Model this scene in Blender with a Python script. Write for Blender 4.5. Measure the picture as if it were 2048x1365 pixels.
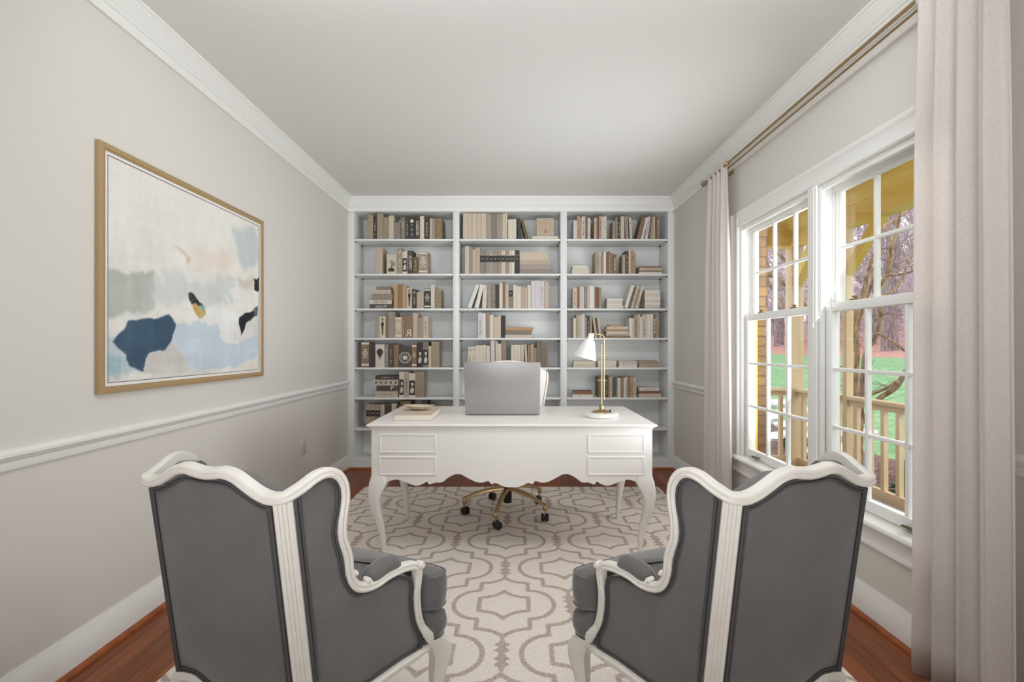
import bpy, bmesh, math, random
import numpy as np
from mathutils import Vector, Matrix
PI = math.pi
S = bpy.context.scene
for o in list(bpy.data.objects):
    bpy.data.objects.remove(o)
C = S.collection

# ------------------------------------------------------------------ camera, sky, lights, exposure
cam = bpy.data.objects.new('camera', bpy.data.cameras.new('camera'))
C.objects.link(cam)
cam.location = (0, 0, 1.22)
cam.rotation_euler = (PI/2, 0, 0)
cam.data.sensor_width = 36
cam.data.lens = 910/2048*36
cam.data.shift_x = -5/2048
cam.data.shift_y = 11.5/2048
cam.data.clip_start = .02
cam.data.clip_end = 300
S.camera = cam

vs = S.view_settings
vs.view_transform = 'Standard'
vs.look = 'None'
vs.exposure = -0.04
vs.gamma = 1.0
vs.use_curve_mapping = False

W = bpy.data.worlds.new('sky')
S.world = W
W.use_nodes = True
nt = W.node_tree
bg = nt.nodes['Background']
bg.inputs[0].default_value = (.88, .90, 1.0, 1)
bg.inputs[1].default_value = 2.2

def area(name, loc, rot, sx, sy, power, col=(1, 1, 1)):
    l = bpy.data.lights.new(name, 'AREA')
    l.shape = 'RECTANGLE'
    l.size = sx
    l.size_y = sy
    l.energy = power
    l.color = col
    o = bpy.data.objects.new(name, l)
    C.objects.link(o)
    o.location = loc
    o.rotation_euler = rot
    return o
sun = bpy.data.lights.new('sun', 'SUN')
sun.energy = 1.1
sun.angle = math.radians(25)
sun.color = (1, .96, .9)
so = bpy.data.objects.new('sun', sun)
C.objects.link(so)
so.rotation_euler = Vector((-.75, .35, -.62)).to_track_quat('-Z', 'Y').to_euler()
# added fill panels at the windows, under the porch ceiling and around the viewer
def aim(o, d, spread=None):
    o.rotation_euler = Vector(d).to_track_quat('-Z', 'Y').to_euler()
    if spread: o.data.spread = math.radians(spread)
COOL = (.95, .98, 1)
aim(area('window_far_fill', (1.55, 2.42, 1.25), (0, 0, 0), 1.45, 1.4, 18, COOL), (-.6, .62, .38), 110)  # added panel inside the windows, boosts daylight towards the far left end
aim(area('window_cross_fill', (1.55, 2.42, 1.3), (0, 0, 0), 1.45, 1.4, 2.5, COOL), (-1, 0, 0), 60)  # weaker added panel, stands in for daylight straight across the room
aim(area('porch_down_fill', (2.1, 2.4, 2.58), (0, 0, 0), .5, 1.8, 42, (1, .99, .98)), (-.57, 0, -.82))  # added panel above the window heads, brightens rug and desk from the right
aim(area('ceiling_bounce_fill', (-.1, -.7, 1.0), (0, 0, 0), 1.6, 1.0, 21, COOL), (0, 3, 2), 115)  # unseen fill behind the camera, lifts the ceiling and far end
aim(area('overhead_fill', (0, 1.25, 2.66), (0, 0, 0), 1.5, 1.0, 12, COOL), (0, 0, -1))  # added out-of-view fill shining down, no fixture modelled
aim(area('frontal_fill', (0, -1.75, 1.5), (0, 0, 0), 2.4, 1.4, 13, COOL), (0, 1, -.06))  # added soft fill behind the camera for the chair backs
aim(area('bookcase_fill', (0, 1.45, 2.62), (0, 0, 0), 2.4, .1, 10.5, COOL), (0, .99, -.05))  # added strip out of view, evens out the bookcase end

# ------------------------------------------------------------------ helpers
def lin(c):
    c = c/255
    return c/12.92 if c <= .04045 else ((c+.055)/1.055)**2.4
def rgb(r, g, b): return (lin(r), lin(g), lin(b), 1)

MATS = {}
def mat(name, col, rough=.6, metal=0, noise=0, nscale=30, bump=0, bscale=200, sheen=0, coat=0):
    if name in MATS: return MATS[name]
    m = bpy.data.materials.new(name)
    m.use_nodes = True
    t = m.node_tree
    p = t.nodes['Principled BSDF']
    c = rgb(*col)
    p.inputs['Base Color'].default_value = c
    p.inputs['Roughness'].default_value = rough
    p.inputs['Metallic'].default_value = metal
    if sheen:
        p.inputs['Sheen Weight'].default_value = sheen
        p.inputs['Sheen Roughness'].default_value = .4
    if coat: p.inputs['Coat Weight'].default_value = coat
    if noise or bump:
        tc = t.nodes.new('ShaderNodeTexCoord')
    if noise:
        n = t.nodes.new('ShaderNodeTexNoise')
        n.inputs['Scale'].default_value = nscale
        n.inputs['Detail'].default_value = 6
        t.links.new(tc.outputs['Object'], n.inputs['Vector'])
        r = t.nodes.new('ShaderNodeValToRGB')
        r.color_ramp.elements[0].position = .3
        r.color_ramp.elements[1].position = .7
        r.color_ramp.elements[0].color = tuple(x*(1-noise) for x in c[:3])+(1,)
        r.color_ramp.elements[1].color = tuple(min(1, x*(1+noise)) for x in c[:3])+(1,)
        t.links.new(n.outputs[0], r.inputs[0])
        t.links.new(r.outputs[0], p.inputs['Base Color'])
    if bump:
        n2 = t.nodes.new('ShaderNodeTexNoise')
        n2.inputs['Scale'].default_value = bscale
        n2.inputs['Detail'].default_value = 3
        t.links.new(tc.outputs['Object'], n2.inputs['Vector'])
        b = t.nodes.new('ShaderNodeBump')
        b.inputs['Strength'].default_value = bump
        b.inputs['Distance'].default_value = .002
        t.links.new(n2.outputs[0], b.inputs['Height'])
        t.links.new(b.outputs[0], p.inputs['Normal'])
    MATS[name] = m
    return m

class MB:
    """collects shapes, then links them as one mesh object"""
    def __init__(s):
        s.v = []; s.f = []; s.mi = []; s.cur = 0
    def add(s, vs_, fs):
        b = len(s.v)
        s.v.extend([tuple(v) for v in vs_])
        for q in fs:
            s.f.append(tuple(b+i for i in q)); s.mi.append(s.cur)
        return s
    def box(s, x0, x1, y0, y1, z0, z1, c=0):
        x0, x1 = min(x0, x1), max(x0, x1); y0, y1 = min(y0, y1), max(y0, y1); z0, z1 = min(z0, z1), max(z0, z1)
        if c <= 0:
            v = [(x, y, z) for z in (z0, z1) for y in (y0, y1) for x in (x0, x1)]
            return s.add(v, [(0, 2, 3, 1), (4, 5, 7, 6), (0, 1, 5, 4), (2, 6, 7, 3), (0, 4, 6, 2), (1, 3, 7, 5)])
        bm = bmesh.new()
        bmesh.ops.create_cube(bm, size=1)
        for q in bm.verts:
            q.co = Vector(((x0+x1)/2+q.co.x*(x1-x0), (y0+y1)/2+q.co.y*(y1-y0), (z0+z1)/2+q.co.z*(z1-z0)))
        bmesh.ops.bevel(bm, geom=bm.edges[:], offset=c, segments=2, affect='EDGES', profile=.5)
        bm.verts.index_update()
        s.add([q.co[:] for q in bm.verts], [[q.index for q in f.verts] for f in bm.faces])
        bm.free()
        return s
    def prism(s, poly, axis, a, b):
        """poly 2D, extruded along axis between a and b; poly coords are the two other axes in order"""
        n = len(poly)
        def P(p, t):
            return (t, p[0], p[1]) if axis == 'x' else (p[0], t, p[1]) if axis == 'y' else (p[0], p[1], t)
        v = [P(p, a) for p in poly]+[P(p, b) for p in poly]
        f = [tuple(range(n))[::-1], tuple(range(n, 2*n))]+[(i, (i+1) % n, n+(i+1) % n, n+i) for i in range(n)]
        return s.add(v, f)
    def rings(s, rings, cap0=True, cap1=True, closed=True):
        n = len(rings[0]); b = []
        v = [p for r in rings for p in r]
        f = []
        m = n if closed else n-1
        for i in range(len(rings)-1):
            for j in range(m):
                k = (j+1) % n
                f.append((i*n+j, i*n+k, (i+1)*n+k, (i+1)*n+j))
        if closed and cap0: f.append(tuple(range(n))[::-1])
        if closed and cap1: f.append(tuple(range((len(rings)-1)*n, len(rings)*n)))
        return s.add(v, f)
    def tube(s, pts, rad, n=8, cap=True):
        pts = [Vector(p) for p in pts]
        if not hasattr(rad, '__len__'): rad = [rad]*len(pts)
        rg = []; up = None
        for i, p in enumerate(pts):
            t = (pts[min(i+1, len(pts)-1)]-pts[max(i-1, 0)]).normalized()
            if up is None:
                up = Vector((0, 0, 1)) if abs(t.z) < .9 else Vector((1, 0, 0))
            a = t.cross(up).normalized(); b_ = a.cross(t).normalized(); up = b_
            rg.append([p+a*(rad[i]*math.cos(2*PI*j/n))+b_*(rad[i]*math.sin(2*PI*j/n)) for j in range(n)])
        return s.rings(rg, cap, cap)
    def lathe(s, prof, c=(0, 0, 0), n=24, M=None):
        rg = [[Vector((r*math.cos(2*PI*j/n), r*math.sin(2*PI*j/n), z)) for j in range(n)] for r, z in prof]
        if M is not None: rg = [[M @ p for p in r] for r in rg]
        c = Vector(c)
        rg = [[p+c for p in r] for r in rg]
        return s.rings(rg)
    def ball(s, c, r, n=10, sc=(1, 1, 1)):
        prof = [(max(1e-4, math.sin(PI*i/n)), -math.cos(PI*i/n)) for i in range(n+1)]
        rg = [[(c[0]+sc[0]*r*a*math.cos(2*PI*j/(n+2)), c[1]+sc[1]*r*a*math.sin(2*PI*j/(n+2)), c[2]+sc[2]*r*z) for j in range(n+2)] for a, z in prof]
        return s.rings(rg)
    def grid(s, rows):
        return s.rings(rows, closed=False)
    def sweep(s, pts, nrm, prof, closed=False):
        """sweep a 2D profile (a along in-plane side, b along normal)"""
        pts = [Vector(p) for p in pts]; rg = []
        for i, p in enumerate(pts):
            t = (pts[min(i+1, len(pts)-1)]-pts[max(i-1, 0)]).normalized()
            N = Vector(nrm[i]).normalized()
            sd = t.cross(N).normalized()
            N2 = sd.cross(t).normalized()
            rg.append([p+sd*a+N2*b for a, b in prof])
        return s.rings(rg)
    def build(s, name, m, parent=None, smooth=40, loc=None):
        me = bpy.data.meshes.new(name)
        me.from_pydata(s.v, [], s.f)
        ms = m if isinstance(m, (list, tuple)) else [m]
        for q in ms: me.materials.append(q)
        if len(ms) > 1: me.polygons.foreach_set('material_index', s.mi)
        bm = bmesh.new(); bm.from_mesh(me)
        bmesh.ops.recalc_face_normals(bm, faces=bm.faces[:])
        bm.to_mesh(me); bm.free()
        if smooth:
            me.polygons.foreach_set('use_smooth', [True]*len(me.polygons))
            me.set_sharp_from_angle(angle=math.radians(smooth))
        me.update()
        o = bpy.data.objects.new(name, me)
        C.objects.link(o)
        if parent is not None: o.parent = parent
        if loc is not None: o.location = loc
        return o

def tag(o, label, cat, group=None, kind=None):
    o['label'] = label; o['category'] = cat
    if group: o['group'] = group
    if kind: o['kind'] = kind
    return o
def thing(name, label, cat, loc=(0, 0, 0), rz=0, group=None, kind=None):
    o = bpy.data.objects.new(name, None)
    C.objects.link(o)
    o.empty_display_size = .1
    o.location = loc
    o.rotation_euler = (0, 0, rz)
    return tag(o, label, cat, group, kind)
def copy_tree(o, parent=None):
    c = o.copy(); C.objects.link(c)
    if parent is not None: c.parent = parent
    for ch in list(o.children): copy_tree(ch, c)
    return c
def spline(pts, n=6):
    pts = [Vector(p) for p in pts]; out = []
    for i in range(len(pts)-1):
        p0 = pts[max(i-1, 0)]; p1 = pts[i]; p2 = pts[i+1]; p3 = pts[min(i+2, len(pts)-1)]
        for k in range(n):
            t = k/n
            out.append(.5*((2*p1)+(p2-p0)*t+(2*p0-5*p1+4*p2-p3)*t*t+(3*p1-p0-3*p2+p3)*t**3))
    out.append(pts[-1])
    return out
def interp(x, tab):
    if x <= tab[0][0]: return tab[0][1]
    for (a, b), (c, d) in zip(tab, tab[1:]):
        if x <= c: return b+(d-b)*(x-a)/(c-a) if c > a else d
    return tab[-1][1]

# ------------------------------------------------------------------ materials
M_wall = mat('wall_paint', (217, 213, 207), .75, bump=.06, bscale=260)
M_ceil = mat('ceiling_paint', (226, 225, 222), .85)
M_trim = mat('trim_paint', (236, 235, 232), .38)
M_case = mat('bookcase_paint', (233, 234, 233), .42)
M_sash = mat('sash_paint', (242, 242, 240), .35)
M_desk = mat('desk_lacquer', (236, 232, 228), .32)
M_chairwood = mat('chair_painted_wood', (236, 231, 223), .42, noise=.03, nscale=25)
M_velvet = mat('grey_velvet', (106, 103, 102), .8, noise=.10, nscale=9, bump=.25, bscale=350, sheen=.7)
M_piping = mat('dark_grey_piping', (80, 78, 79), .75, bump=.2, bscale=500)
M_gold = mat('brushed_brass', (192, 166, 126), .32, .9)
M_brass = mat('aged_brass', (178, 154, 118), .35, .85)
M_black = mat('black_plastic', (32, 31, 31), .4)
M_blackpin = mat('black_metal_pin', (30, 30, 30), .5)
M_alu = mat('silver_aluminium', (168, 166, 165), .42, .55, noise=.02, nscale=300)
M_darkrub = mat('dark_rubber', (45, 44, 44), .7)
M_cream = mat('cream_leather', (238, 230, 224), .5, bump=.1, bscale=150)
M_bronze = mat('bronze_hardware', (150, 128, 96), .4, .7)
M_marble = mat('white_marble', (236, 232, 228), .3, noise=.04, nscale=18)
M_shade = mat('white_lamp_shade', (226, 222, 218), .5)
M_stone = mat('ceramic_shell', (196, 184, 160), .35, noise=.12, nscale=40)
M_paper = mat('book_paper', (226, 220, 208), .8)
M_tancover = mat('tan_linen_cover', (196, 178, 162), .8, noise=.05, nscale=120)
M_oakframe = mat('gilt_wood_frame', (168, 140, 102), .5, noise=.12, nscale=220)
M_mat = mat('white_mat_board', (232, 230, 226), .8)
M_outlet = mat('almond_plastic', (206, 198, 178), .45)
M_slot = mat('outlet_slot_dark', (60, 55, 48), .6)
M_shoe = mat('stained_shoe_moulding', (150, 82, 38), .4, noise=.25, nscale=22)
M_ventwood = mat('light_wood_register', (176, 132, 84), .5, noise=.15, nscale=60)
M_porch = mat('tan_porch_paint', (220, 196, 158), .6)
M_porchy = mat('yellow_porch_paint', (234, 200, 90), .6)
M_deckgrey = mat('porch_deck_paint', (120, 112, 108), .7, noise=.1, nscale=10)

def wood_floor():
    m = bpy.data.materials.new('hardwood_floor'); m.use_nodes = True
    t = m.node_tree; p = t.nodes['Principled BSDF']; L = t.links.new
    tc = t.nodes.new('ShaderNodeTexCoord')
    mp = t.nodes.new('ShaderNodeMapping'); mp.inputs['Rotation'].default_value = (0, 0, PI/2)
    L(tc.outputs['Object'], mp.inputs[0])
    b = t.nodes.new('ShaderNodeTexBrick')
    b.offset = .37; b.offset_frequency = 2
    b.inputs['Color1'].default_value = rgb(152, 84, 38)
    b.inputs['Color2'].default_value = rgb(118, 62, 28)
    b.inputs['Mortar'].default_value = rgb(48, 24, 16)
    b.inputs['Scale'].default_value = 1
    b.inputs['Mortar Size'].default_value = .0012
    b.inputs['Brick Width'].default_value = 1.1
    b.inputs['Row Height'].default_value = .083
    b.inputs['Bias'].default_value = -.1
    L(mp.outputs[0], b.inputs['Vector'])
    mp2 = t.nodes.new('ShaderNodeMapping'); mp2.inputs['Scale'].default_value = (70, 4, 1)
    L(tc.outputs['Object'], mp2.inputs[0])
    n = t.nodes.new('ShaderNodeTexNoise'); n.inputs['Scale'].default_value = 1.0; n.inputs['Detail'].default_value = 8; n.inputs['Distortion'].default_value = .6
    L(mp2.outputs[0], n.inputs['Vector'])
    r = t.nodes.new('ShaderNodeValToRGB')
    r.color_ramp.elements[0].position = .3; r.color_ramp.elements[0].color = (.5, .44, .4, 1)
    r.color_ramp.elements[1].position = .7; r.color_ramp.elements[1].color = (1.25, 1.15, 1.05, 1)
    L(n.outputs[0], r.inputs[0])
    mx = t.nodes.new('ShaderNodeMix'); mx.data_type = 'RGBA'; mx.blend_type = 'MULTIPLY'; mx.inputs[0].default_value = .8
    L(b.outputs['Color'], mx.inputs[6]); L(r.outputs[0], mx.inputs[7])
    L(mx.outputs[2], p.inputs['Base Color'])
    p.inputs['Roughness'].default_value = .38
    return m
def rug_mat():
    m = bpy.data.materials.new('trellis_rug'); m.use_nodes = True
    t = m.node_tree; p = t.nodes['Principled BSDF']; L = t.links.new
    a = t.nodes.new('ShaderNodeAttribute'); a.attribute_name = 'dist'
    tc = t.nodes.new('ShaderNodeTexCoord')
    n = t.nodes.new('ShaderNodeTexNoise'); n.inputs['Scale'].default_value = 150; n.inputs['Detail'].default_value = 2
    L(tc.outputs['Object'], n.inputs['Vector'])
    md = t.nodes.new('ShaderNodeMath'); md.operation = 'MULTIPLY_ADD'
    md.inputs[1].default_value = .016; md.inputs[2].default_value = -.008
    L(n.outputs[0], md.inputs[0])
    ad = t.nodes.new('ShaderNodeMath'); ad.operation = 'ADD'
    L(md.outputs[0], ad.inputs[0]); L(a.outputs['Fac'], ad.inputs[1])
    mr = t.nodes.new('ShaderNodeMapRange'); mr.interpolation_type = 'SMOOTHSTEP'
    mr.inputs[1].default_value = -.0035; mr.inputs[2].default_value = .0035
    L(ad.outputs[0], mr.inputs[0])
    n2 = t.nodes.new('ShaderNodeTexNoise'); n2.inputs['Scale'].default_value = 90; n2.inputs['Detail'].default_value = 4
    L(tc.outputs['Object'], n2.inputs['Vector'])
    r1 = t.nodes.new('ShaderNodeValToRGB')
    r1.color_ramp.elements[0].position = .3; r1.color_ramp.elements[0].color = rgb(170, 154, 144)
    r1.color_ramp.elements[1].position = .7; r1.color_ramp.elements[1].color = rgb(206, 191, 180)
    r2 = t.nodes.new('ShaderNodeValToRGB')
    r2.color_ramp.elements[0].position = .3; r2.color_ramp.elements[0].color = rgb(230, 219, 208)
    r2.color_ramp.elements[1].position = .7; r2.color_ramp.elements[1].color = rgb(243, 234, 225)
    L(n2.outputs[0], r1.inputs[0]); L(n2.outputs[0], r2.inputs[0])
    mx = t.nodes.new('ShaderNodeMix'); mx.data_type = 'RGBA'
    L(mr.outputs[0], mx.inputs[0]); L(r1.outputs[0], mx.inputs[6]); L(r2.outputs[0], mx.inputs[7])
    L(mx.outputs[2], p.inputs['Base Color'])
    p.inputs['Roughness'].default_value = .95
    n3 = t.nodes.new('ShaderNodeTexNoise'); n3.inputs['Scale'].default_value = 260; n3.inputs['Detail'].default_value = 2
    L(tc.outputs['Object'], n3.inputs['Vector'])
    bp = t.nodes.new('ShaderNodeBump'); bp.inputs['Strength'].default_value = .5; bp.inputs['Distance'].default_value = .003
    L(n3.outputs[0], bp.inputs['Height']); L(bp.outputs[0], p.inputs['Normal'])
    return m
def paint_mat():
    m = bpy.data.materials.new('abstract_paint'); m.use_nodes = True
    t = m.node_tree; p = t.nodes['Principled BSDF']; L = t.links.new
    a = t.nodes.new('ShaderNodeAttribute'); a.attribute_name = 'paint'
    L(a.outputs['Color'], p.inputs['Base Color'])
    p.inputs['Roughness'].default_value = .7
    return m
def glass_mat():
    m = bpy.data.materials.new('window_glass'); m.use_nodes = True
    t = m.node_tree; L = t.links.new
    t.nodes.remove(t.nodes['Principled BSDF'])
    out = t.nodes['Material Output']
    tr = t.nodes.new('ShaderNodeBsdfTransparent'); tr.inputs[0].default_value = (.97, .98, .97, 1)
    gl = t.nodes.new('ShaderNodeBsdfGlossy'); gl.inputs['Roughness'].default_value = .02
    lw = t.nodes.new('ShaderNodeLayerWeight'); lw.inputs[0].default_value = .5
    pw = t.nodes.new('ShaderNodeMath'); pw.operation = 'POWER'; pw.inputs[1].default_value = 4
    L(lw.outputs['Facing'], pw.inputs[0])
    fr = t.nodes.new('ShaderNodeMath'); fr.operation = 'MULTIPLY_ADD'; fr.inputs[1].default_value = .5; fr.inputs[2].default_value = .03
    L(pw.outputs[0], fr.inputs[0])
    mx = t.nodes.new('ShaderNodeMixShader')
    L(fr.outputs[0], mx.inputs[0]); L(tr.outputs[0], mx.inputs[1]); L(gl.outputs[0], mx.inputs[2])
    L(mx.outputs[0], out.inputs[0])
    return m
def curtain_mat():
    m = bpy.data.materials.new('linen_sheer'); m.use_nodes = True
    t = m.node_tree; L = t.links.new
    t.nodes.remove(t.nodes['Principled BSDF'])
    out = t.nodes['Material Output']
    tc = t.nodes.new('ShaderNodeTexCoord')
    mp = t.nodes.new('ShaderNodeMapping'); mp.inputs['Scale'].default_value = (420, 420, 90)
    L(tc.outputs['Object'], mp.inputs[0])
    n = t.nodes.new('ShaderNodeTexNoise'); n.inputs['Scale'].default_value = 1; n.inputs['Detail'].default_value = 5
    L(mp.outputs[0], n.inputs['Vector'])
    r = t.nodes.new('ShaderNodeValToRGB')
    r.color_ramp.elements[0].position = .3; r.color_ramp.elements[0].color = rgb(234, 227, 223)
    r.color_ramp.elements[1].position = .7; r.color_ramp.elements[1].color = rgb(245, 240, 237)
    L(n.outputs[0], r.inputs[0])
    d = t.nodes.new('ShaderNodeBsdfDiffuse'); tl = t.nodes.new('ShaderNodeBsdfTranslucent')
    L(r.outputs[0], d.inputs[0]); L(r.outputs[0], tl.inputs[0])
    mx = t.nodes.new('ShaderNodeMixShader'); mx.inputs[0].default_value = .45
    L(d.outputs[0], mx.inputs[1]); L(tl.outputs[0], mx.inputs[2])
    L(mx.outputs[0], out.inputs[0])
    return m
def brick_mat():
    m = bpy.data.materials.new('porch_brick'); m.use_nodes = True
    t = m.node_tree; p = t.nodes['Principled BSDF']; L = t.links.new
    tc = t.nodes.new('ShaderNodeTexCoord')
    mp = t.nodes.new('ShaderNodeMapping'); mp.inputs['Rotation'].default_value = (PI/2, 0, 0)
    L(tc.outputs['Object'], mp.inputs[0])
    b = t.nodes.new('ShaderNodeTexBrick')
    b.inputs['Color1'].default_value = rgb(142, 108, 64); b.inputs['Color2'].default_value = rgb(118, 84, 52)
    b.inputs['Mortar'].default_value = rgb(90, 70, 50)
    b.inputs['Scale'].default_value = 1; b.inputs['Mortar Size'].default_value = .006
    b.inputs['Brick Width'].default_value = .215; b.inputs['Row Height'].default_value = .072
    L(mp.outputs[0], b.inputs['Vector'])
    n = t.nodes.new('ShaderNodeTexNoise'); n.inputs['Scale'].default_value = 35
    L(tc.outputs['Object'], n.inputs['Vector'])
    mx = t.nodes.new('ShaderNodeMix'); mx.data_type = 'RGBA'; mx.blend_type = 'OVERLAY'; mx.inputs[0].default_value = .35
    L(b.outputs['Color'], mx.inputs[6]); L(n.outputs[0], mx.inputs[7])
    L(mx.outputs[2], p.inputs['Base Color']); p.inputs['Roughness'].default_value = .9
    bp = t.nodes.new('ShaderNodeBump'); bp.inputs['Distance'].default_value = .006; bp.invert = True
    L(b.outputs['Fac'], bp.inputs['Height']); L(bp.outputs[0], p.inputs['Normal'])
    return m
def two_tone(name, c0, c1, scale, rough=.9, detail=8, stretch=None):
    m = bpy.data.materials.new(name); m.use_nodes = True
    t = m.node_tree; p = t.nodes['Principled BSDF']; L = t.links.new
    tc = t.nodes.new('ShaderNodeTexCoord')
    n = t.nodes.new('ShaderNodeTexNoise'); n.inputs['Scale'].default_value = scale; n.inputs['Detail'].default_value = detail
    if stretch:
        mp = t.nodes.new('ShaderNodeMapping'); mp.inputs['Scale'].default_value = stretch
        L(tc.outputs['Object'], mp.inputs[0]); L(mp.outputs[0], n.inputs['Vector'])
    else: L(tc.outputs['Object'], n.inputs['Vector'])
    r = t.nodes.new('ShaderNodeValToRGB')
    r.color_ramp.elements[0].position = .36; r.color_ramp.elements[0].color = rgb(*c0)
    r.color_ramp.elements[1].position = .64; r.color_ramp.elements[1].color = rgb(*c1)
    L(n.outputs[0], r.inputs[0]); L(r.outputs[0], p.inputs['Base Color'])
    p.inputs['Roughness'].default_value = rough
    return m
M_floor = wood_floor(); M_rug = rug_mat(); M_paint = paint_mat(); M_glass = glass_mat(); M_curt = curtain_mat(); M_brick = brick_mat()
M_grass = two_tone('lawn_grass', (100, 144, 93), (136, 172, 120), 6)
M_litter = two_tone('leaf_litter', (168, 117, 103), (199, 151, 136), 5)
M_mulch = two_tone('garden_mulch', (79, 55, 48), (134, 103, 91), 22)
M_bark = two_tone('smooth_tan_bark', (117, 84, 62), (175, 148, 112), 9, .7, 4, (3, 3, 1))
M_bark2 = two_tone('grey_brown_bark', (110, 96, 96), (160, 144, 144), 5, .9, 6, (4, 4, .8))
M_twig = two_tone('bare_twigs', (163, 146, 151), (211, 199, 206), 3)
M_stonew = two_tone('pale_flagstone', (180, 176, 180), (228, 225, 228), 8)
M_leafg = two_tone('garden_leaves', (57, 86, 50), (100, 129, 79), 14)
M_yellowf = mat('yellow_flower', (230, 205, 60), .6)

# ------------------------------------------------------------------ room shell
XL, XR, ZC, YF, YB, YR = -1.662, 1.592, 2.70, 4.528, 4.83, -1.85
def struct(name, mb, m, label, cat, smooth=40):
    return tag(mb.build(name, m, None, smooth), label, cat, kind='structure')
struct('floor', MB().box(XL-.1, XR+.05, YR, YB+.1, -.1, 0), M_floor, 'reddish brown hardwood plank floor of the room', 'floor')
struct('ceiling', MB().box(XL-.1, XR+.2, YR-.1, YB+.1, ZC, ZC+.1), M_ceil, 'plain white painted ceiling over the room', 'ceiling')
struct('wall_left', MB().box(XL-.1, XL, YR-.1, YB+.1, 0, ZC), M_wall, 'pale greige left wall behind the framed painting', 'wall')
struct('wall_back', MB().box(XL, XR, YB, YB+.1, 0, ZC), M_wall, 'pale back wall behind the white bookcase', 'wall')
WY0, WY1, WM0, WM1, WZ0, WZ1 = 1.617, 3.221, 2.39, 2.448, .455, 2.065
XO = 1.70
w = MB()
w.box(XR, XO, YR-.1, WY0, 0, ZC); w.box(XR, XO, WY1, YB+.1, 0, ZC)
w.box(XR, XO, WY0, WY1, 0, WZ0-.028); w.box(XR, XO, WY0, WY1, WZ1, ZC); w.box(XR, XO, WM0, WM1, WZ0, WZ1)
struct('wall_right', w, M_wall, 'pale greige right wall around the windows', 'wall')
w = MB()
w.box(XL, XR, YR-.1, YR, 0, ZC)
struct('wall_rear', w, M_wall, 'pale wall behind the viewer', 'wall')

def run(prof, axis, a, b, side):
    """moulding: prof = [(out, z)], out measured off the wall; side gives wall coordinate and direction"""
    w0, d = side
    return MB().prism([(w0+d*o, z) for o, z in prof], axis, a, b)
CROWN = [(0, 2.565), (.014, 2.565), (.014, 2.607), (.022, 2.612), (.022, 2.622), (.030, 2.630), (.040, 2.648), (.052, 2.668), (.060, 2.676), (.060, 2.684), (.068, 2.688), (.070, 2.70), (0, 2.70)]
RAIL = [(0, .815), (.010, .815), (.014, .826), (.014, .842), (.020, .848), (.024, .856), (.030, .862), (.030, .872), (.024, .878), (.016, .884), (0, .884)]
BASE = [(0, .012), (.016, .012), (.016, .112), (.013, .116), (.012, .128), (.006, .138), (.005, .146), (0, .146)]
SHOE = [(0, 0), (.019, 0), (.018, .008), (.013, .015), (.006, .019), (0, .019)]
lft = (XL, 1); rgt = (XR, -1)
struct('trim_1', run(CROWN, 'y', YR, YF, lft), M_trim, 'white crown moulding along the left wall', 'crown moulding')
struct('trim_2', run(CROWN, 'y', YR, YF, rgt), M_trim, 'white crown moulding along the right wall', 'crown moulding')
struct('trim_3', run(CROWN, 'x', XL, XR, (YF, -1)), M_trim, 'white crown moulding across the top of the bookcase', 'crown moulding')
struct('trim_4', run(RAIL, 'y', YR, YF, lft), M_trim, 'white chair rail along the left wall', 'chair rail')
struct('trim_5', run(RAIL, 'y', 3.33, YF, rgt), M_trim, 'white chair rail on the right wall beside the bookcase', 'chair rail')
struct('trim_6', run(RAIL, 'y', YR, 1.508, rgt), M_trim, 'white chair rail on the right wall past the near curtain', 'chair rail')
struct('baseboard_left', run(BASE, 'y', YR, YF, lft), M_trim, 'white baseboard along the left wall', 'baseboard')
struct('baseboard_right', run(BASE, 'y', YR, YF, rgt), M_trim, 'white baseboard along the right wall', 'baseboard')
sh = lambda s: (s[0]+s[1]*.016, s[1])
struct('trim_7', run(SHOE, 'y', YR, YF, sh(lft)), M_shoe, 'stained wood shoe moulding along the left wall', 'shoe moulding')
struct('trim_8', run(SHOE, 'y', YR, YF, sh(rgt)), M_shoe, 'stained wood shoe moulding along the right wall', 'shoe moulding')
struct('trim_9', run(SHOE, 'x', XL, XR, (YF-.002, -1)), M_shoe, 'stained wood shoe moulding along the bookcase foot', 'shoe moulding')

# window casing, stool and apron
CAS = [(0, 0), (.010, 0), (.016, .006), (.016, .016), (.011, .022), (.011, .070), (.016, .078), (.020, .084), (.020, .105), (0, .105)]
m = MB()
m.prism([(XR-o, WY1+y) for o, y in CAS], 'z', WZ0, WZ1+.105)
struct('trim_10', m, M_trim, 'white side casing at the far edge of the windows', 'window casing')
struct('trim_11', MB().prism([(XR-o, WY0-y) for o, y in CAS], 'z', WZ0, WZ1+.105), M_trim, 'white side casing at the near edge of the windows', 'window casing')
struct('trim_12', MB().prism([(XR-o*1.02, WZ1+y) for o, y in CAS], 'y', WY0, WY1), M_trim, 'white head casing over the windows', 'window casing')
struct('trim_13', MB().box(XR-.012, XR, WM0-.004, WM1+.004, WZ0, WZ1).box(XR-.016, XR, WM0+.012, WM1-.012, WZ0, WZ1), M_trim, 'white mullion casing between the two windows', 'window casing')
st = [(XR+.06, .43), (XR-.045, .43), (XR-.052, .436), (XR-.054, .4425), (XR-.052, .449), (XR-.045, .455), (XR+.06, .455)]
struct('trim_14', MB().prism(st, 'y', WY0-.13, WY1+.13), M_trim, 'white window stool under the windows', 'window sill')
AP = [(0, .338), (.020, .338), (.020, .352), (.012, .358), (.012, .42), (.018, .43), (0, .43)]
struct('trim_15', run(AP, 'y', WY0-.10, WY1+.10, rgt), M_trim, 'white apron board below the window stool', 'window apron')

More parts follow.
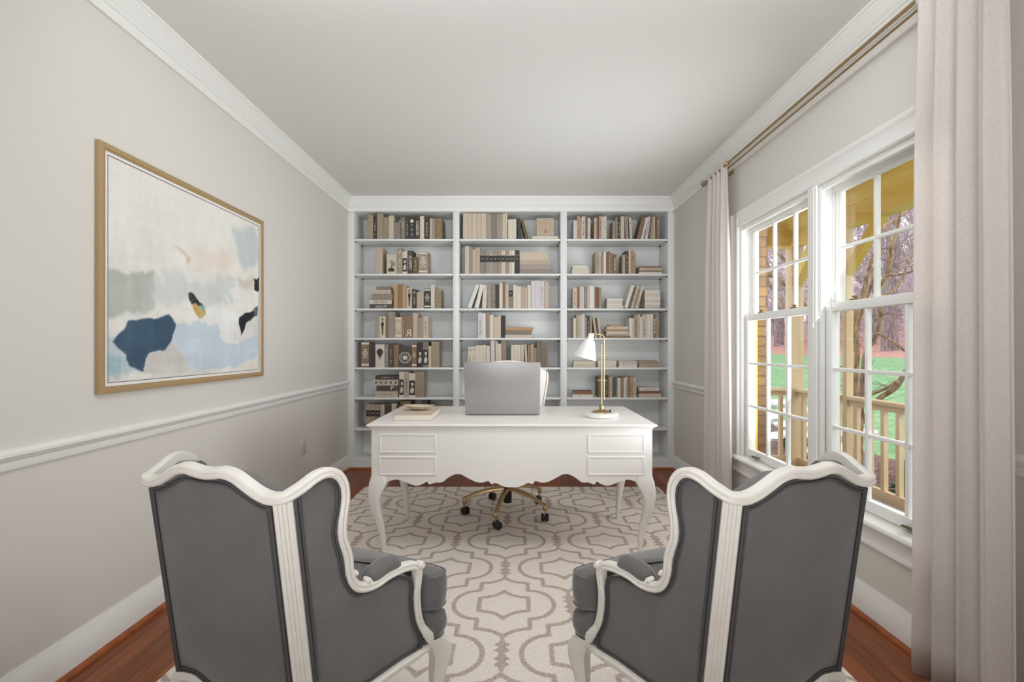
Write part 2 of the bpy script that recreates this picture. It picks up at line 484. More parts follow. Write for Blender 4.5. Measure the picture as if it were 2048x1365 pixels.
# ------------------------------------------------------------------ windows
def window(name, y0, y1, label):
    t = tag(bpy.data.objects.new(name, None), label, 'window', kind='structure')
    C.objects.link(t); t.location = (XR, y0, WZ0)
    D = lambda mb, nm, mt, par=None: mb
    ox, oy, oz = XR, y0, WZ0
    def mk(): return MB()
    def fin(mb, nm, mt, par):
        mb.v = [(a-ox, b-oy, c-oz) for a, b, c in mb.v]
        return mb.build(nm, mt, par)
    j = mk()
    for a, s in ((y0, 1), (y1, -1)):
        j.box(XR+.004, XO, a, a+s*.012, WZ0, WZ1)
        j.box(XR+.006, XR+.026, a, a+s*.020, WZ0, WZ1, .002)
        j.box(XR+.0685, XR+.0775, a, a+s*.020, WZ0, WZ1)
        
    j.box(XR+.004, XO, y0+.012, y1-.012, WZ1-.012, WZ1); j.box(XR+.006, XR+.026, y0+.020, y1-.020, WZ1-.03, WZ1-.012); j.box(XR+.0685, XR+.0775, y0+.020, y1-.020, WZ1-.04, WZ1-.012)
    j.box(XR+.02, XO+.03, y0, y1, WZ0-.02, WZ0+.004)
    fin(j, 'jamb_frame', M_trim, t)
    a0, a1 = y0+.014, y1-.014
    def sash(nm, x, z0, z1, st_, tr, br, rows):
        s = mk(); h = .014 if rows == 2 else .018
        s.box(x-h, x+h, a0, a0+st_, z0, z1, .003); s.box(x-h, x+h, a1-st_, a1, z0, z1, .003)
        s.box(x-h, x+h, a0+st_, a1-st_, z1-tr, z1, .003); s.box(x-h, x+h, a0+st_, a1-st_, z0, z0+br, .003)
        g0, g1, q0, q1 = a0+st_, a1-st_, z0+br, z1-tr
        for i in (1, 2):
            y = g0+(g1-g0)*i/3
            s.box(x-.011, x+.011, y-.009, y+.009, q0, q1, .003)
        for i in range(1, rows):
            z = q0+(q1-q0)*i/rows
            s.box(x-.010, x+.010, g0, g1, z-.009, z+.009, .003)
        so_ = fin(s, nm, M_sash, t)
        p = mk(); p.box(x-.001, x+.001, g0, g1, q0, q1)
        fin(p, 'glass_pane', M_glass, so_)
        return so_
    sash('upper_sash', XR+.092, 1.405, 2.052, .045, .034, .036, 2)
    lo = sash('lower_sash', XR+.050, .461, 1.445, .045, .045, .052, 3)
    for q in (.27, .73):
        y = y0+(y1-y0)*q
        k = mk()
        k.box(XR+.018, XR+.033, y-.005, y+.058, .476, .481, .001); k.box(XR+.006, XR+.020, y-.005, y+.058, .480, .484, .001)
        k.box(XR+.006, XR+.010, y-.005, y+.058, .476, .484, .001)
        fin(k, 'sash_lift', M_bronze, lo)
        k = mk()
        k.box(XR+.036, XR+.066, y-.02, y+.035, 1.445, 1.453, .002); k.lathe([(.009, 0), (.009, .012), (.005, .015)], (XR+.05, y+.008, 1.452), 12); k.box(XR+.045, XR+.055, y-.004, y+.03, 1.46, 1.468, .002)
        fin(k, 'sash_lock', M_bronze, lo)
    return t
window('window_1', WM1, WY1, 'white double hung window nearer the bookcase with yellow porch beyond')
window('window_2', WY0, WM0, 'white double hung window nearer the viewer beside the wide curtain')
BOOKS={
(0,0):'''b -1465 50 241 0 T -|b -1415 39 213 0 D t|b -1374 60 258 0 T2 -|b -1313 49 219 0 T2 -|b -1259 50 235 0 L -|b -1208 66 166 0 G s|b -1138 44 216 0 G t|b -1093 38 218 0 D t|b -1054 54 211 0 K c|b -996 50 225 0 D =DEEDIE|b -945 42 230 0 C s|b -901 50 222 0 D t|b -847 27 207 0 P -|b -819 30 203 0 M -|b -786 62 210 0 OL o''',
(0,1):'''b -1384 61 265 0 P -|b -1280 102 196 0 CG f|b -1175 52 254 0 T2 v|b -1121 49 224 0 C p|b -1071 54 234 0 D =ALCHEMIST|b -1013 48 168 0 Y t|b -960 93 221 0 T e''',
(0,2):'''sA -1383 132 35 PB -|sA -1420 185 40 P -|sA -1428 208 62 G s|sA -1455 225 39 C =DECIDED|sA -1448 227 43 D ~Picasso|b -1209 43 239 0 O -|b -1163 38 240 0 B -|b -1124 38 228 0 O -|b -1082 58 205 0 L g|b -1023 43 190 0 D v|b -978 70 166 0 P s|b -905 65 197 0 K e|b -838 41 236 0 C s|b -794 59 190 0 Y2 s''',
(0,3):'''b -1389 39 222 0 T -|b -1349 59 214 0 CG g|b -1288 23 233 0 R -|b -1263 65 261 0 M r|b -1195 71 208 0 P e|b -1122 26 239 0 B t|b -1094 74 228 0 B ~R|b -1018 49 247 0 P -|b -968 54 202 0 T -|b -912 49 216 0 L t''',
(0,4):'''b -1535 82 256 0 B e|b -1450 55 235 0 K s|b -1393 91 232 0 C b|b -1300 36 232 0 G t|b -1262 50 237 0 D t|b -1209 48 229 0 B -|b -1160 64 204 0 D h|b -1094 63 204 0 D k|b -1028 50 228 0 B e|b -975 56 251 0 K p|b -917 55 256 0 G p|b -860 27 215 0 L -|b -831 75 256 0 T r''',
(0,5):'''sA -1388 227 40 D t|sA -1409 246 57 C d|sA -1379 201 55 D v|sA -1392 224 64 P t|b -1154 47 256 0 C p|b -1107 49 258 0 P t|b -1056 64 242 0 C p|b -990 84 256 0 T r''',
(0,6):'''b -1484 44 236 0 T B|b -1438 44 236 0 T B|b -1392 50 233 0 T B|b -1340 39 236 0 P -|b -1299 67 236 0 D -|b -1230 47 245 0 L -|b -1183 44 226 0 D -|b -1137 95 269 0 B -|b -938 67 265 0 D -|b -847 38 236 0 C -''',
(1,0):'''b -514 46 258 0 L -|b -467 42 258 0 L -|b -423 45 258 0 L -|b -376 42 258 0 L -|b -333 49 258 0 L -|b -283 49 254 0 MP -|b -233 54 253 0 G s|b -178 56 254 0 M -|b -121 50 256 0 L s|b -64 45 197 0 C -|b -18 35 200 0 C -|b 39 37 207 -21 K -|b 109 32 191 -50 Y -|sA 177 262 28 C -''',
(1,1):'''b -495 42 277 0 L -|b -452 34 269 0 M -|b -418 29 243 0 P -|b -388 42 261 0 P -|b -344 37 235 0 G B|b -307 20 235 0 G B|b -286 29 235 0 M B|b -257 43 235 0 M B|b -213 47 235 0 M B|b -166 33 235 0 M B|b -132 42 235 0 L B|b -89 37 235 0 M B|b -51 19 235 0 C B|b -31 31 235 0 C B|b 6 44 237 0 K B|sA 53 274 37 L -|sA 53 280 39 L -|sA 53 305 42 P -|sA 53 305 49 MP -|sA 51 327 47 G -''',
(1,2):'''b -470 38 233 87 W s|b -397 38 233 54 W -|b -324 43 236 10 C s|b -273 39 236 0 MP -|b -233 42 240 0 G m|b -190 37 240 0 D m|b -152 33 250 0 C -|b -118 26 264 0 B -|b -92 33 247 0 P -|b -58 42 236 0 G B|b -14 33 233 0 C -|b 21 44 222 0 C -|b 66 32 212 0 P -|b 100 26 208 0 P -|b 129 35 233 0 C -|b 167 41 274 0 S -|b 209 42 278 0 S -|b 252 43 274 0 S t|b 297 45 260 0 P s''',
(1,3):'''b -365 46 253 0 S t|b -318 30 246 0 W -|b -285 35 256 0 PB -|b -249 40 232 0 C -|b -207 31 207 0 L -|b -176 40 221 0 L -|b -134 40 225 0 K -|sA -83 268 33 O -|sA -90 260 40 G -|sA -94 268 33 L -''',
(1,4):'''b -466 42 204 3 C v|b -422 36 211 0 C v|b -386 35 221 0 C -|b -350 32 221 0 C -|b -317 33 224 0 C -|b -282 36 217 0 C -|b -239 40 270 0 S -|b -198 14 270 0 O -|b -183 15 259 0 W -|b -166 33 238 0 C -|b -132 50 273 0 PB -|b -33 21 224 0 W -|b -10 35 226 0 C -|b 25 36 226 0 C -|b 63 32 228 0 L -|b 109 22 231 -10 L -|b 133 24 224 0 G -|b 159 33 231 0 O -|b 194 26 197 0 G -|b 222 40 252 0 TB r|b 263 34 252 0 TB r|b 298 37 252 0 TB r''',
(2,0):'''b 590 35 188 0 S -|b 626 32 231 0 O t|b 659 14 213 0 T -|b 674 35 228 0 S t|b 710 20 218 0 B -|b 732 26 210 0 C t|b 799 21 213 0 L t|b 821 22 225 0 R -|b 845 25 228 0 T t|b 871 20 225 0 S -|b 892 30 228 0 C t|b 983 22 182 0 T t|b 1007 27 216 0 G t|b 1035 25 224 0 D t|b 1060 40 228 0 L -|b 1112 27 225 -9 M t|b 1139 18 207 -13 D -|b 1158 21 213 -13 C t|b 1227 37 216 50 B -|b 1266 23 213 49 W t|b 1303 30 225 35 S t|b 1342 17 225 17 B -|b 1361 28 225 0 T -|b 1390 15 225 0 L -|b 1407 24 228 0 R -''',
(2,1):'''sA 583 146 16 W -|sA 580 159 15 C -|sA 576 168 18 C -|sA 573 174 18 C -|sA 573 177 14 C -|b 807 38 218 0 T t|b 846 24 223 0 L t|b 872 18 221 0 G t|b 891 24 224 0 W -|b 916 23 221 0 R -|b 941 18 228 0 G t|b 960 26 209 0 B -|b 987 31 196 0 R =SWALLEN|b 1078 28 193 0 T -|b 1107 34 228 0 DM t|b 1142 17 234 0 C -|b 1160 31 237 0 O t|b 1192 18 221 0 T t|sB 1249 227 14 B -|sB 1249 227 26 P t|sB 1246 230 14 B -|sB 1246 230 19 C -''',
(2,2):'''b 583 42 208 0 L t|b 626 24 214 0 R -|b 652 20 216 0 C t|b 673 21 216 0 S -|b 695 28 216 0 G t|b 725 23 228 0 P -|b 749 29 228 0 W -|b 778 21 225 0 W -|b 800 21 219 0 B -|b 822 22 211 0 R -|b 846 24 211 0 M -|sA 924 159 25 W -|sA 924 157 17 C -|sA 924 154 24 W -|sA 924 166 31 C -|b 1098 34 225 70 W -|b 1136 26 208 66 B -|b 1165 20 225 65 C t|b 1186 20 225 66 T t|b 1210 25 225 62 C t|sB 1306 152 32 W -|sB 1303 154 33 C -|sB 1303 154 36 W -|sB 1303 154 19 C -|sB 1303 154 30 W -|sB 1303 154 14 C -|sB 1303 154 16 L -''',
(2,3):'''b 590 26 200 0 C -|b 617 27 231 0 T -|b 645 24 228 0 L t|b 670 32 239 0 S -|b 703 22 208 0 M -|b 726 25 222 0 D t|b 752 24 211 0 T t|b 809 19 211 -30 L t|b 829 19 202 -29 Y -|b 849 21 191 -22 L -|sA 949 146 16 O -|sA 924 216 25 C t|sA 904 236 22 O -|sA 921 219 25 C -|sA 916 236 16 L t|sA 916 241 22 B t|b 1146 30 200 0 W -|b 1177 19 197 0 C t|b 1197 32 231 0 T t|b 1230 26 233 0 L t|b 1257 19 211 0 W -|b 1277 39 236 0 L t|b 1317 16 236 0 C -|b 1334 27 239 0 W -|b 1362 23 239 0 W t|b 1386 30 239 0 B =BEAR|b 1417 20 214 0 O t''',
(2,4):'''sA 593 210 35 C -|sA 588 219 27 L -|sB 836 181 32 W t|sB 836 181 36 C -|sC 1046 179 33 C t|sC 1046 179 29 W t|sD 1250 186 28 T -|sD 1246 200 38 T -''',
(2,5):'''sA 588 190 33 R -|sA 579 205 29 W t|b 841 32 204 0 OL -|b 875 30 209 0 M -|b 907 22 209 0 K t|b 930 21 213 0 B -|b 953 22 204 0 L t|b 1031 33 194 0 C -|b 1066 25 199 0 B t|b 1091 18 194 0 W -|b 1110 21 209 0 L t|b 1133 19 204 0 G -|b 1155 27 204 0 O t|b 1184 35 199 0 L t|sB 1246 200 30 W t|sB 1250 214 28 R -|sB 1246 219 38 L -''',
}
# ------------------------------------------------------------------ built-in bookcase
BX = [(-1.597, -.612), (-.552, .458), (.522, 1.528)]
SZ = [2.297, 1.949, 1.603, 1.308, 1.0125, .7124, .404]
bc = thing('bookcase', 'white built-in bookcase of three bays filling the far wall', 'bookcase', (0, YF, 0))
ZH = 2.5635
bk = MB().box(XL, XR, YB-YF-.012, YB-YF-.001, .0, ZC-.002)
bk.build('back_panel', M_case, bc)
for k, (a, b) in enumerate(((XL+.001, BX[0][0]), (BX[0][1], BX[1][0]), (BX[1][1], BX[2][0]), (BX[2][1], XR-.001))):
    m = MB().box(a, b, 0, YB-YF-.012, 0, ZC-.002, .002)
    if k in (1, 2):
        m.box(a+.012, b-.012, -.004, 0, .10, ZH, .0015)
    m.build('upright', M_case, bc)
for a, b in BX:
    MB().box(a, b, .0, .018, ZH, ZC-.002, .0015).box(a, b, .018, YB-YF-.012, ZH, ZH+.018).build('header', M_case, bc)
    MB().box(a, b, 0, YB-YF-.012, .078, .098, .0015).box(a, b, .0, .016, 0, .078).build('plinth', M_case, bc)
pin = None
for a, b in BX:
    for z in SZ:
        s = MB().box(a+.001, b-.001, .006, YB-YF-.012, z-.020, z, .003).build('shelf', M_case, bc)
        for x, d in ((a, 1), (b, -1)):
            for y in (.035, .235):
                if pin is None:
                    p = MB().tube([(0, 0, 0), (.012, 0, 0)], .004, 8)
                    p.box(0, .012, -.004, .004, .003, .006)
                    pin = p.build('shelf_pin', M_blackpin, s)
                    q = pin
                else:
                    q = pin.copy(); C.objects.link(q); q.parent = s
                q.location = (x if d > 0 else x-.012, y, z-.027)

# ------------------------------------------------------------------ books
PAL = {'T': ((172, 154, 132), 'tan'), 'T2': ((158, 142, 119), 'dark tan'), 'D': ((80, 72, 63), 'dark brown'), 'K': ((68, 64, 66), 'charcoal'),
       'G': ((142, 132, 120), 'grey taupe'), 'C': ((214, 204, 188), 'cream'), 'W': ((224, 219, 211), 'off white'), 'P': ((194, 174, 155), 'beige'),
       'L': ((202, 187, 168), 'light beige'), 'B': ((140, 112, 86), 'brown'), 'O': ((190, 150, 104), 'camel'), 'M': ((160, 148, 136), 'mushroom'),
       'R': ((146, 98, 72), 'rust brown'), 'Y': ((112, 100, 62), 'olive'), 'S': ((208, 201, 204), 'pale grey'), 'OL': ((138, 122, 92), 'olive tan'),
       'CG': ((204, 198, 170), 'pale ivory'), 'PB': ((152, 130, 113), 'dusky brown'), 'MP': ((170, 152, 144), 'dusty mauve'), 'Y2': ((150, 136, 106), 'khaki'),
       'TB': ((136, 120, 102), 'taupe brown'), 'DM': ((92, 70, 66), 'dark maroon')}
DECO = {'-': 'plain', 't': 'lettered', 's': 'mottled', 'c': 'white round badge', 'o': 'gilt ornament', 'f': 'black fan flower', 'v': 'small ornament',
        'p': 'dark picture panel', 'e': 'pale emblem', 'g': 'black figure', 'r': 'finely ribbed', 'b': 'hot air balloon', 'h': 'left half crest', 'k': 'right half crest',
        'B': 'banded', 'd': 'damask pattern', 'm': 'marbled'}
def cover_mat(col, d):
    nm = 'book_cloth_%d_%d_%d_%s' % (col+(d if d in 'smr' else '-',))
    if nm in MATS: return MATS[nm]
    if d in ('s', 'm'):
        m = mat(nm, col, .75, noise=.38, nscale=70 if d == 's' else 22)
    else:
        m = mat(nm, col, .72, noise=.05, nscale=90, bump=.12, bscale=600)
    return m
INK_L = mat('cream_ink', (222, 214, 200), .6)
INK_D = mat('dark_ink', (52, 47, 44), .6)
INK_G = mat('gilt_ink', (176, 142, 84), .5)
INK_M = mat('taupe_ink', (120, 106, 94), .6)
INK_P = mat('page_white_panel', (208, 200, 188), .6)
TXT = {}
def text_mesh(s):
    if s in TXT: return TXT[s]
    c = bpy.data.curves.new('lettering', 'FONT'); c.body = s; c.size = 1; c.align_x = 'CENTER'; c.align_y = 'CENTER'
    c.resolution_u = 3
    o = bpy.data.objects.new('lettering', c); C.objects.link(o)
    bpy.context.view_layer.update()
    me = bpy.data.meshes.new_from_object(o.evaluated_get(bpy.context.evaluated_depsgraph_get()))
    bpy.data.objects.remove(o); bpy.data.curves.remove(c)
    xs = [v.co.x for v in me.vertices]; ys = [v.co.y for v in me.vertices]
    TXT[s] = (me, max(xs)-min(xs), max(ys)-min(ys))
    return TXT[s]
rnd = random.Random(7)
E_ = .0006
def sp(m, x0, x1, z0, z1): m.box(x0, x1, -E_, .0006, z0, z1)
def disc(m, x, z, r, n=16, r2=None):
    if r2 is None:
        m.prism([(x+r*math.cos(2*PI*i/n), z+r*math.sin(2*PI*i/n)) for i in range(n)], 'y', -E_, .0006)
    else:
        for i in range(n):
            a, b = 2*PI*i/n, 2*PI*(i+1)/n
            m.prism([(x+r2*math.cos(a), z+r2*math.sin(a)), (x+r*math.cos(a), z+r*math.sin(a)), (x+r*math.cos(b), z+r*math.sin(b)), (x+r2*math.cos(b), z+r2*math.sin(b))], 'y', -E_, .0006)
def poly(m, pts): m.prism(pts, 'y', -E_, .0006)
def decorate(root, w, h, d, dark, flat):
    """spine printing, in spine coordinates x across (0 centre), z up; flat = lying book with spine along x"""
    ink = INK_L if dark else INK_D
    if d == 'e': ink = INK_L
    m = MB(); nm = 'spine_lettering'
    def strokes(x0, x1, z0, z1, vert):
        # illegible small lettering as short strokes
        L_ = (z1-z0) if vert else (x1-x0)
        n = max(4, int(L_/.011))
        for i in range(n):
            if rnd.random() < .16: continue
            a = i/n*L_; q = L_/n*.62
            hh = rnd.choice((1, 1, .7))
            if vert:
                e = (x1-x0)*hh; zz = z1-a
                sp(m, x0, x0+e, zz-q, zz-q*.65)
                sp(m, x0+e*rnd.choice((0, .4, .75)), x0+e*rnd.choice((.3, .6, 1)), zz-q, zz)
            else:
                e = (z1-z0)*hh; xx = x0+a
                sp(m, xx, xx+q*.35, z0, z0+e)
                sp(m, xx, xx+q, z0+e*.4, z0+e*.6)
    if d == 't' or d == 'c':
        if flat: strokes(-w*.28, w*.28, h*.34, h*.66, False)
        else: strokes(-w*.15, w*.15, h*.12, h*(.72 if d == 'c' else .8), True)
        if d == 'c': disc(m, 0, h*.86, w*.32)
    elif d == 'o':
        ink = INK_G; nm = 'spine_ornament'
        for i in range(9):
            z = h*(.06+.1*i)
            disc(m, w*.22*math.sin(i*1.9), z+h*.03, w*(.12+.07*math.cos(i*2.3)), 8)
            sp(m, -w*.42, w*.42, z-.001, z+.001)
    elif d == 'f':
        ink = INK_D; nm = 'spine_emblem'
        for i in range(9):
            a = math.radians(-10+22*i*.72); r = w*.5
            c0 = (0, h*.44)
            poly(m, [c0, (c0[0]+r*.72*math.cos(a)+.0, c0[1]+r*math.sin(a)), (c0[0]+r*.72*math.cos(a+.13), c0[1]+r*math.sin(a+.13))])
        poly(m, [(-w*.36, h*.12), (w*.28, h*.12), (w*.24, h*.28), (-w*.3, h*.3)])
        poly(m, [(-w*.05, h*.28), (w*.05, h*.28), (w*.06, h*.46), (-w*.04, h*.46)])
    elif d == 'v':
        nm = 'spine_ornament'
        zc = h*.85 if not flat else h*.5
        xo = 0 if not flat else w*.3
        s_ = min(w, h)*.3
        poly(m, [(xo-s_, zc+s_), (xo-s_*.7, zc+s_), (xo, zc-s_*.6), (xo+s_*.7, zc+s_), (xo+s_, zc+s_), (xo, zc-s_*1.3)] if not flat else [(xo-s_, zc-s_), (xo-s_*.5, zc-s_), (xo-s_*.5, zc+s_*.5), (xo+s_, zc+s_*.5), (xo+s_, zc+s_), (xo-s_, zc+s_)])
        if not flat and h > .15: strokes(-w*.16, w*.16, h*.2, h*.6, True)
    elif d == 'p':
        ink = INK_D; nm = 'spine_picture'
        sp(m, -w*.44, w*.44, h*.1, h*.7)
        o1 = m.build(nm, ink, root)
        m = MB(); ink = INK_P
        r2 = random.Random(int(w*1e5))
        poly(m, [(-w*.3, h*.2), (w*.1, h*.16), (w*.34, h*.3), (w*.1, h*.44), (-w*.24, h*.36)])
        poly(m, [(-w*.1, h*.46), (w*.26, h*.5), (w*.2, h*.62), (-w*.16, h*.6)])
        m.v = [(x, y-.0004, z) for x, y, z in m.v]
        m.build('picture_highlight', ink, o1)
        return
    elif d == 'e':
        nm = 'spine_emblem'
        zc = h*.55
        disc(m, 0, zc, w*.3, 16, w*.22); disc(m, 0, zc, w*.1, 10)
        for s_ in (-1, 1):
            poly(m, [(s_*w*.05, zc-w*.3), (s_*w*.3, zc-w*.6), (s_*w*.1, zc-w*.55)])
            poly(m, [(s_*w*.05, zc+w*.3), (s_*w*.2, zc+w*.55), (s_*w*.02, zc+w*.5)])
        sp(m, -w*.46, w*.46, h*.07, h*.14); sp(m, -w*.46, w*.46, h*.9, h*.97)
    elif d == 'g':
        ink = INK_D; nm = 'spine_emblem'
        poly(m, [(-w*.1, h*.12), (-w*.02, h*.12), (w*.0, h*.42), (w*.06, h*.12), (w*.13, h*.12), (w*.16, h*.5), (w*.26, h*.66), (w*.16, h*.74), (-w*.14, h*.74), (-w*.26, h*.6), (-w*.12, h*.52)])
        disc(m, 0, h*.8, w*.12, 12); sp(m, -w*.2, w*.2, h*.855, h*.875); sp(m, -w*.1, w*.1, h*.86, h*.93)
    elif d == 'r':
        ink = INK_M; nm = 'spine_ribs'
        for i in range(14):
            z = h*(.06+.065*i)
            sp(m, -w*.46, w*.46, z-.0012, z+.0012)
    elif d == 'b':
        ink = INK_D; nm = 'balloon_picture'
        zc = h*.66; r = w*.36
        pts = [(r*math.sin(a)*(1 if math.cos(a) > -.2 else .95), zc+r*math.cos(a)*1.05) for a in [i*2*PI/24 for i in range(-9, 10)]]
        pts += [(w*.09, zc-r*1.55), (-w*.09, zc-r*1.55)]
        poly(m, pts)
        sp(m, -w*.07, w*.07, zc-r*2.1, zc-r*1.72); sp(m, -w*.07, -w*.055, zc-r*1.8, zc-r*1.5); sp(m, w*.055, w*.07, zc-r*1.8, zc-r*1.5)
        o1 = m.build(nm, ink, root)
        m = MB()
        for k in (-.22, -.08, .08, .22):
            m.box(w*k-.001, w*k+.001, -.0011, 0, zc-r*.7, zc+r*.75)
        m.build('balloon_stripes', INK_M, o1)
        return
    elif d in 'hk':
        nm = 'spine_emblem'
        s_ = 1 if d == 'h' else -1
        xc = s_*w*.5; zc = h*.48
        for r, r2 in ((w*.9, w*.82), (w*.68, w*.62), (w*.36, 0.001)):
            for i in range(12):
                a, b = PI/2+s_*PI*i/12, PI/2+s_*PI*(i+1)/12
                poly(m, [(xc+r2*math.cos(a), zc+r2*math.sin(a)), (xc+r*math.cos(a), zc+r*math.sin(a)), (xc+r*math.cos(b), zc+r*math.sin(b)), (xc+r2*math.cos(b), zc+r2*math.sin(b))])
    elif d == 'B':
        ink = INK_D; nm = 'spine_band'
        sp(m, -w*.47, w*.47, h*.5, h*.78)
        o1 = m.build(nm, ink, root)
        m = MB(); m.box(-w*.12, w*.1, -.0011, 0, h*.62, h*.66); m.box(-w*.47, w*.47, -.0011, 0, h*.79, h*.80)
        m.build('band_mark', INK_L, o1)
        return
    elif d == 'd':
        ink = INK_M; nm = 'spine_pattern'
        for i in range(5):
            x = w*(-.4+.2*i)
            poly(m, [(x-w*.07, h*.5), (x, h*.9), (x+w*.07, h*.5), (x, h*.1)])
            disc(m, x+w*.1, h*.25, h*.11, 8); disc(m, x+w*.1, h*.75, h*.11, 8)
    if m.f: m.build(nm, ink, root)
def lettering(root, s, w, h, dark, flat):
    mir = s[0] == '~'; s = s[1:]
    me, a, b = text_mesh(s)
    o = bpy.data.objects.new('spine_lettering', me.copy()); C.objects.link(o); o.parent = root
    o.data.materials.append(INK_L if dark else INK_D)
    if flat or len(s) == 1:
        if len(s) == 1: k = w*.72/a; o.location = (0, -E_, h*.2); k2 = k
        else: k = min(w*.62/a, h*.62/b); o.location = (0, -E_, h*.5); k2 = k
        o.rotation_euler = (PI/2, 0, 0)
    else:
        k = h*.62/a; k2 = w*.6/b
        o.rotation_euler = (PI/2, PI/2, 0); o.location = (0, -E_, h*.48)
    sx = -k if mir else k
    for v in o.data.vertices: v.co = Vector((v.co.x*sx, v.co.y*k2, 0))
    if mir: o.data.flip_normals()
ORD = ['first', 'second', 'third', 'fourth', 'fifth', 'sixth', 'seventh', 'eighth', 'ninth', 'tenth', 'eleventh', 'twelfth', 'thirteenth', 'fourteenth', 'fifteenth', 'sixteenth', 'seventeenth', 'eighteenth', 'nineteenth', 'twentieth', 'twenty-first', 'twenty-second', 'twenty-third', 'twenty-fourth', 'twenty-fifth', 'twenty-sixth', 'twenty-seventh', 'twenty-eighth']
SHN = ['top', 'second', 'third', 'fourth', 'fifth', 'sixth', 'lowest visible']
BAYN = ['left', 'middle', 'right']
DEPTHS = (.15, .165, .18, .195)
def book(label, group, x, z, w, h, lean, ck, d, flat):
    col = PAL[ck][0]
    dk = sum(col) < 420
    depth = rnd.choice(DEPTHS) if not flat else rnd.choice((.14, .15, .16))
    j_ = rnd.choice((-6, 0, 5)); gm = sum(col)/3
    col = tuple(max(0, min(255, int(gm+(v-gm)*.86+j_))) for v in col)
    if ck in ('W', 'C', 'L', 'S'): col = tuple(int(v) for v in PAL[ck][0])
    y = YF+.018+rnd.choice((0, .004, .008))
    th = 0
    if lean:
        th = math.atan2(lean/1000, h)
        h = h/math.cos(th); w = w*math.cos(th)
    r = thing('book', label, 'book', (x+w/2, y, z+.0006), 0, group)
    t = .0028
    b = .0012
    m = MB()
    if flat:
        # spine along x at the front; boards above and below
        m.box(-w/2, w/2, 0, depth, 0, t); m.box(-w/2, w/2, 0, depth, h-t, h); m.box(-w/2, w/2, 0, t, t, h-t)
        m.build('cover', cover_mat(col, d), r, 30)
        MB().box(-w/2+.004, w/2-.004, t, depth-.004, t, h-t).build('pages', M_paper, r)
    else:
        pr = [(-w/2, depth), (-w/2, b), (-w/2+w*.18, 0), (w/2-w*.18, 0), (w/2, b), (w/2, depth), (w/2-t, depth), (w/2-t, t+b), (-w/2+t, t+b), (-w/2+t, depth)]
        n = len(pr)
        m.add([(p[0], p[1], 0) for p in pr]+[(p[0], p[1], h) for p in pr], [])
        for k in range(n):
            q = (k+1) % n
            m.f.append((k, q, n+q, n+k)); m.mi.append(0)
        for o0 in (0, n):
            for f in ((0, 1, 8, 9), (1, 2, 3, 8), (3, 4, 7, 8), (4, 5, 6, 7)):
                m.f.append(tuple(o0+i for i in f)); m.mi.append(0)
        m.build('cover', cover_mat(col, d), r, 30)
        MB().box(-w/2+t, w/2-t, t+b, depth-.005, .003, h-.004).build('pages', M_paper, r)
    if d[0] in '=~': lettering(r, d, w, h, dk, flat)
    elif d not in '-sm': decorate(r, w, h, d, dk, flat)
    if th:
        r.rotation_euler = (0, th, 0)
        r.location.x = x+w/2*math.cos(th) if th > 0 else x+w/2*math.cos(th)
        r.location.z = z+abs(math.sin(th))*w/2+.0008
    return r
def cn(d, ck, flat):
    c = PAL[ck][1]
    e = DECO.get(d, None)
    if e is None:
        s = d[1:]
        if d[0] == '~':
            return ('%s book with a mirrored letter %s' % (c, s)) if len(s) == 1 else '%s book with mirrored white script' % c
        return '%s book lettered %s' % (c, s)
    if e in ('plain', 'lettered', 'mottled', 'finely ribbed', 'banded', 'marbled'): return '%s %s book' % (e, c)
    return '%s book with %s' % (c, e)
for (bay, sh_), tx in BOOKS.items():
    rows = [r.split() for r in tx.split('|')]
    where = '%s shelf, %s bay' % (SHN[sh_], BAYN[bay])
    stacks = {}
    for r in rows:
        if r[0][0] == 's': stacks.setdefault(r[0][1], []).append(r)
    ns = 0
    nst = sum(1 for r in rows if r[0] == 'b')
    for r in rows:
        if r[0] != 'b': continue
        x, w, h, ln = [int(v)/1000 for v in r[1:5]]
        pos = 'last' if ns == nst-1 else ORD[ns]
        lab = '%s%s, %s upright from left, %s' % ('leaning ' if abs(ln) > .02 else '', cn(r[6], r[5], False), pos, where)
        lab = lab.replace('last upright from left', 'last upright at right')
        book(lab, 'books on the %s shelf of the %s bay' % (SHN[sh_], BAYN[bay]), x, SZ[sh_], w, h, ln*1000, r[5], r[6], False)
        ns += 1
    sk = sorted(stacks)
    for key in sk:
        lst = stacks[key][::-1]
        z = SZ[sh_]
        n = len(lst)
        if len(sk) == 1: sn = 'flat stack'
        elif len(sk) == 2: sn = ('left stack', 'right stack')[sk.index(key)]
        else: sn = ('leftmost', 'second', 'third', 'rightmost')[sk.index(key)]+' stack'
        for i, r in enumerate(lst):
            x, w, h = [int(v)/1000 for v in r[1:4]]
            pos = 'topmost' if i == n-1 else 'bottom' if i == 0 else ORD[i]+' from bottom'
            lab = '%s, %s in %s, %s' % (cn(r[5], r[4], True), pos, sn, where)
            book(lab, 'books on the %s shelf of the %s bay' % (SHN[sh_], BAYN[bay]), x, z, w, h, 0, r[4], r[5], True)
            z += h+.0005
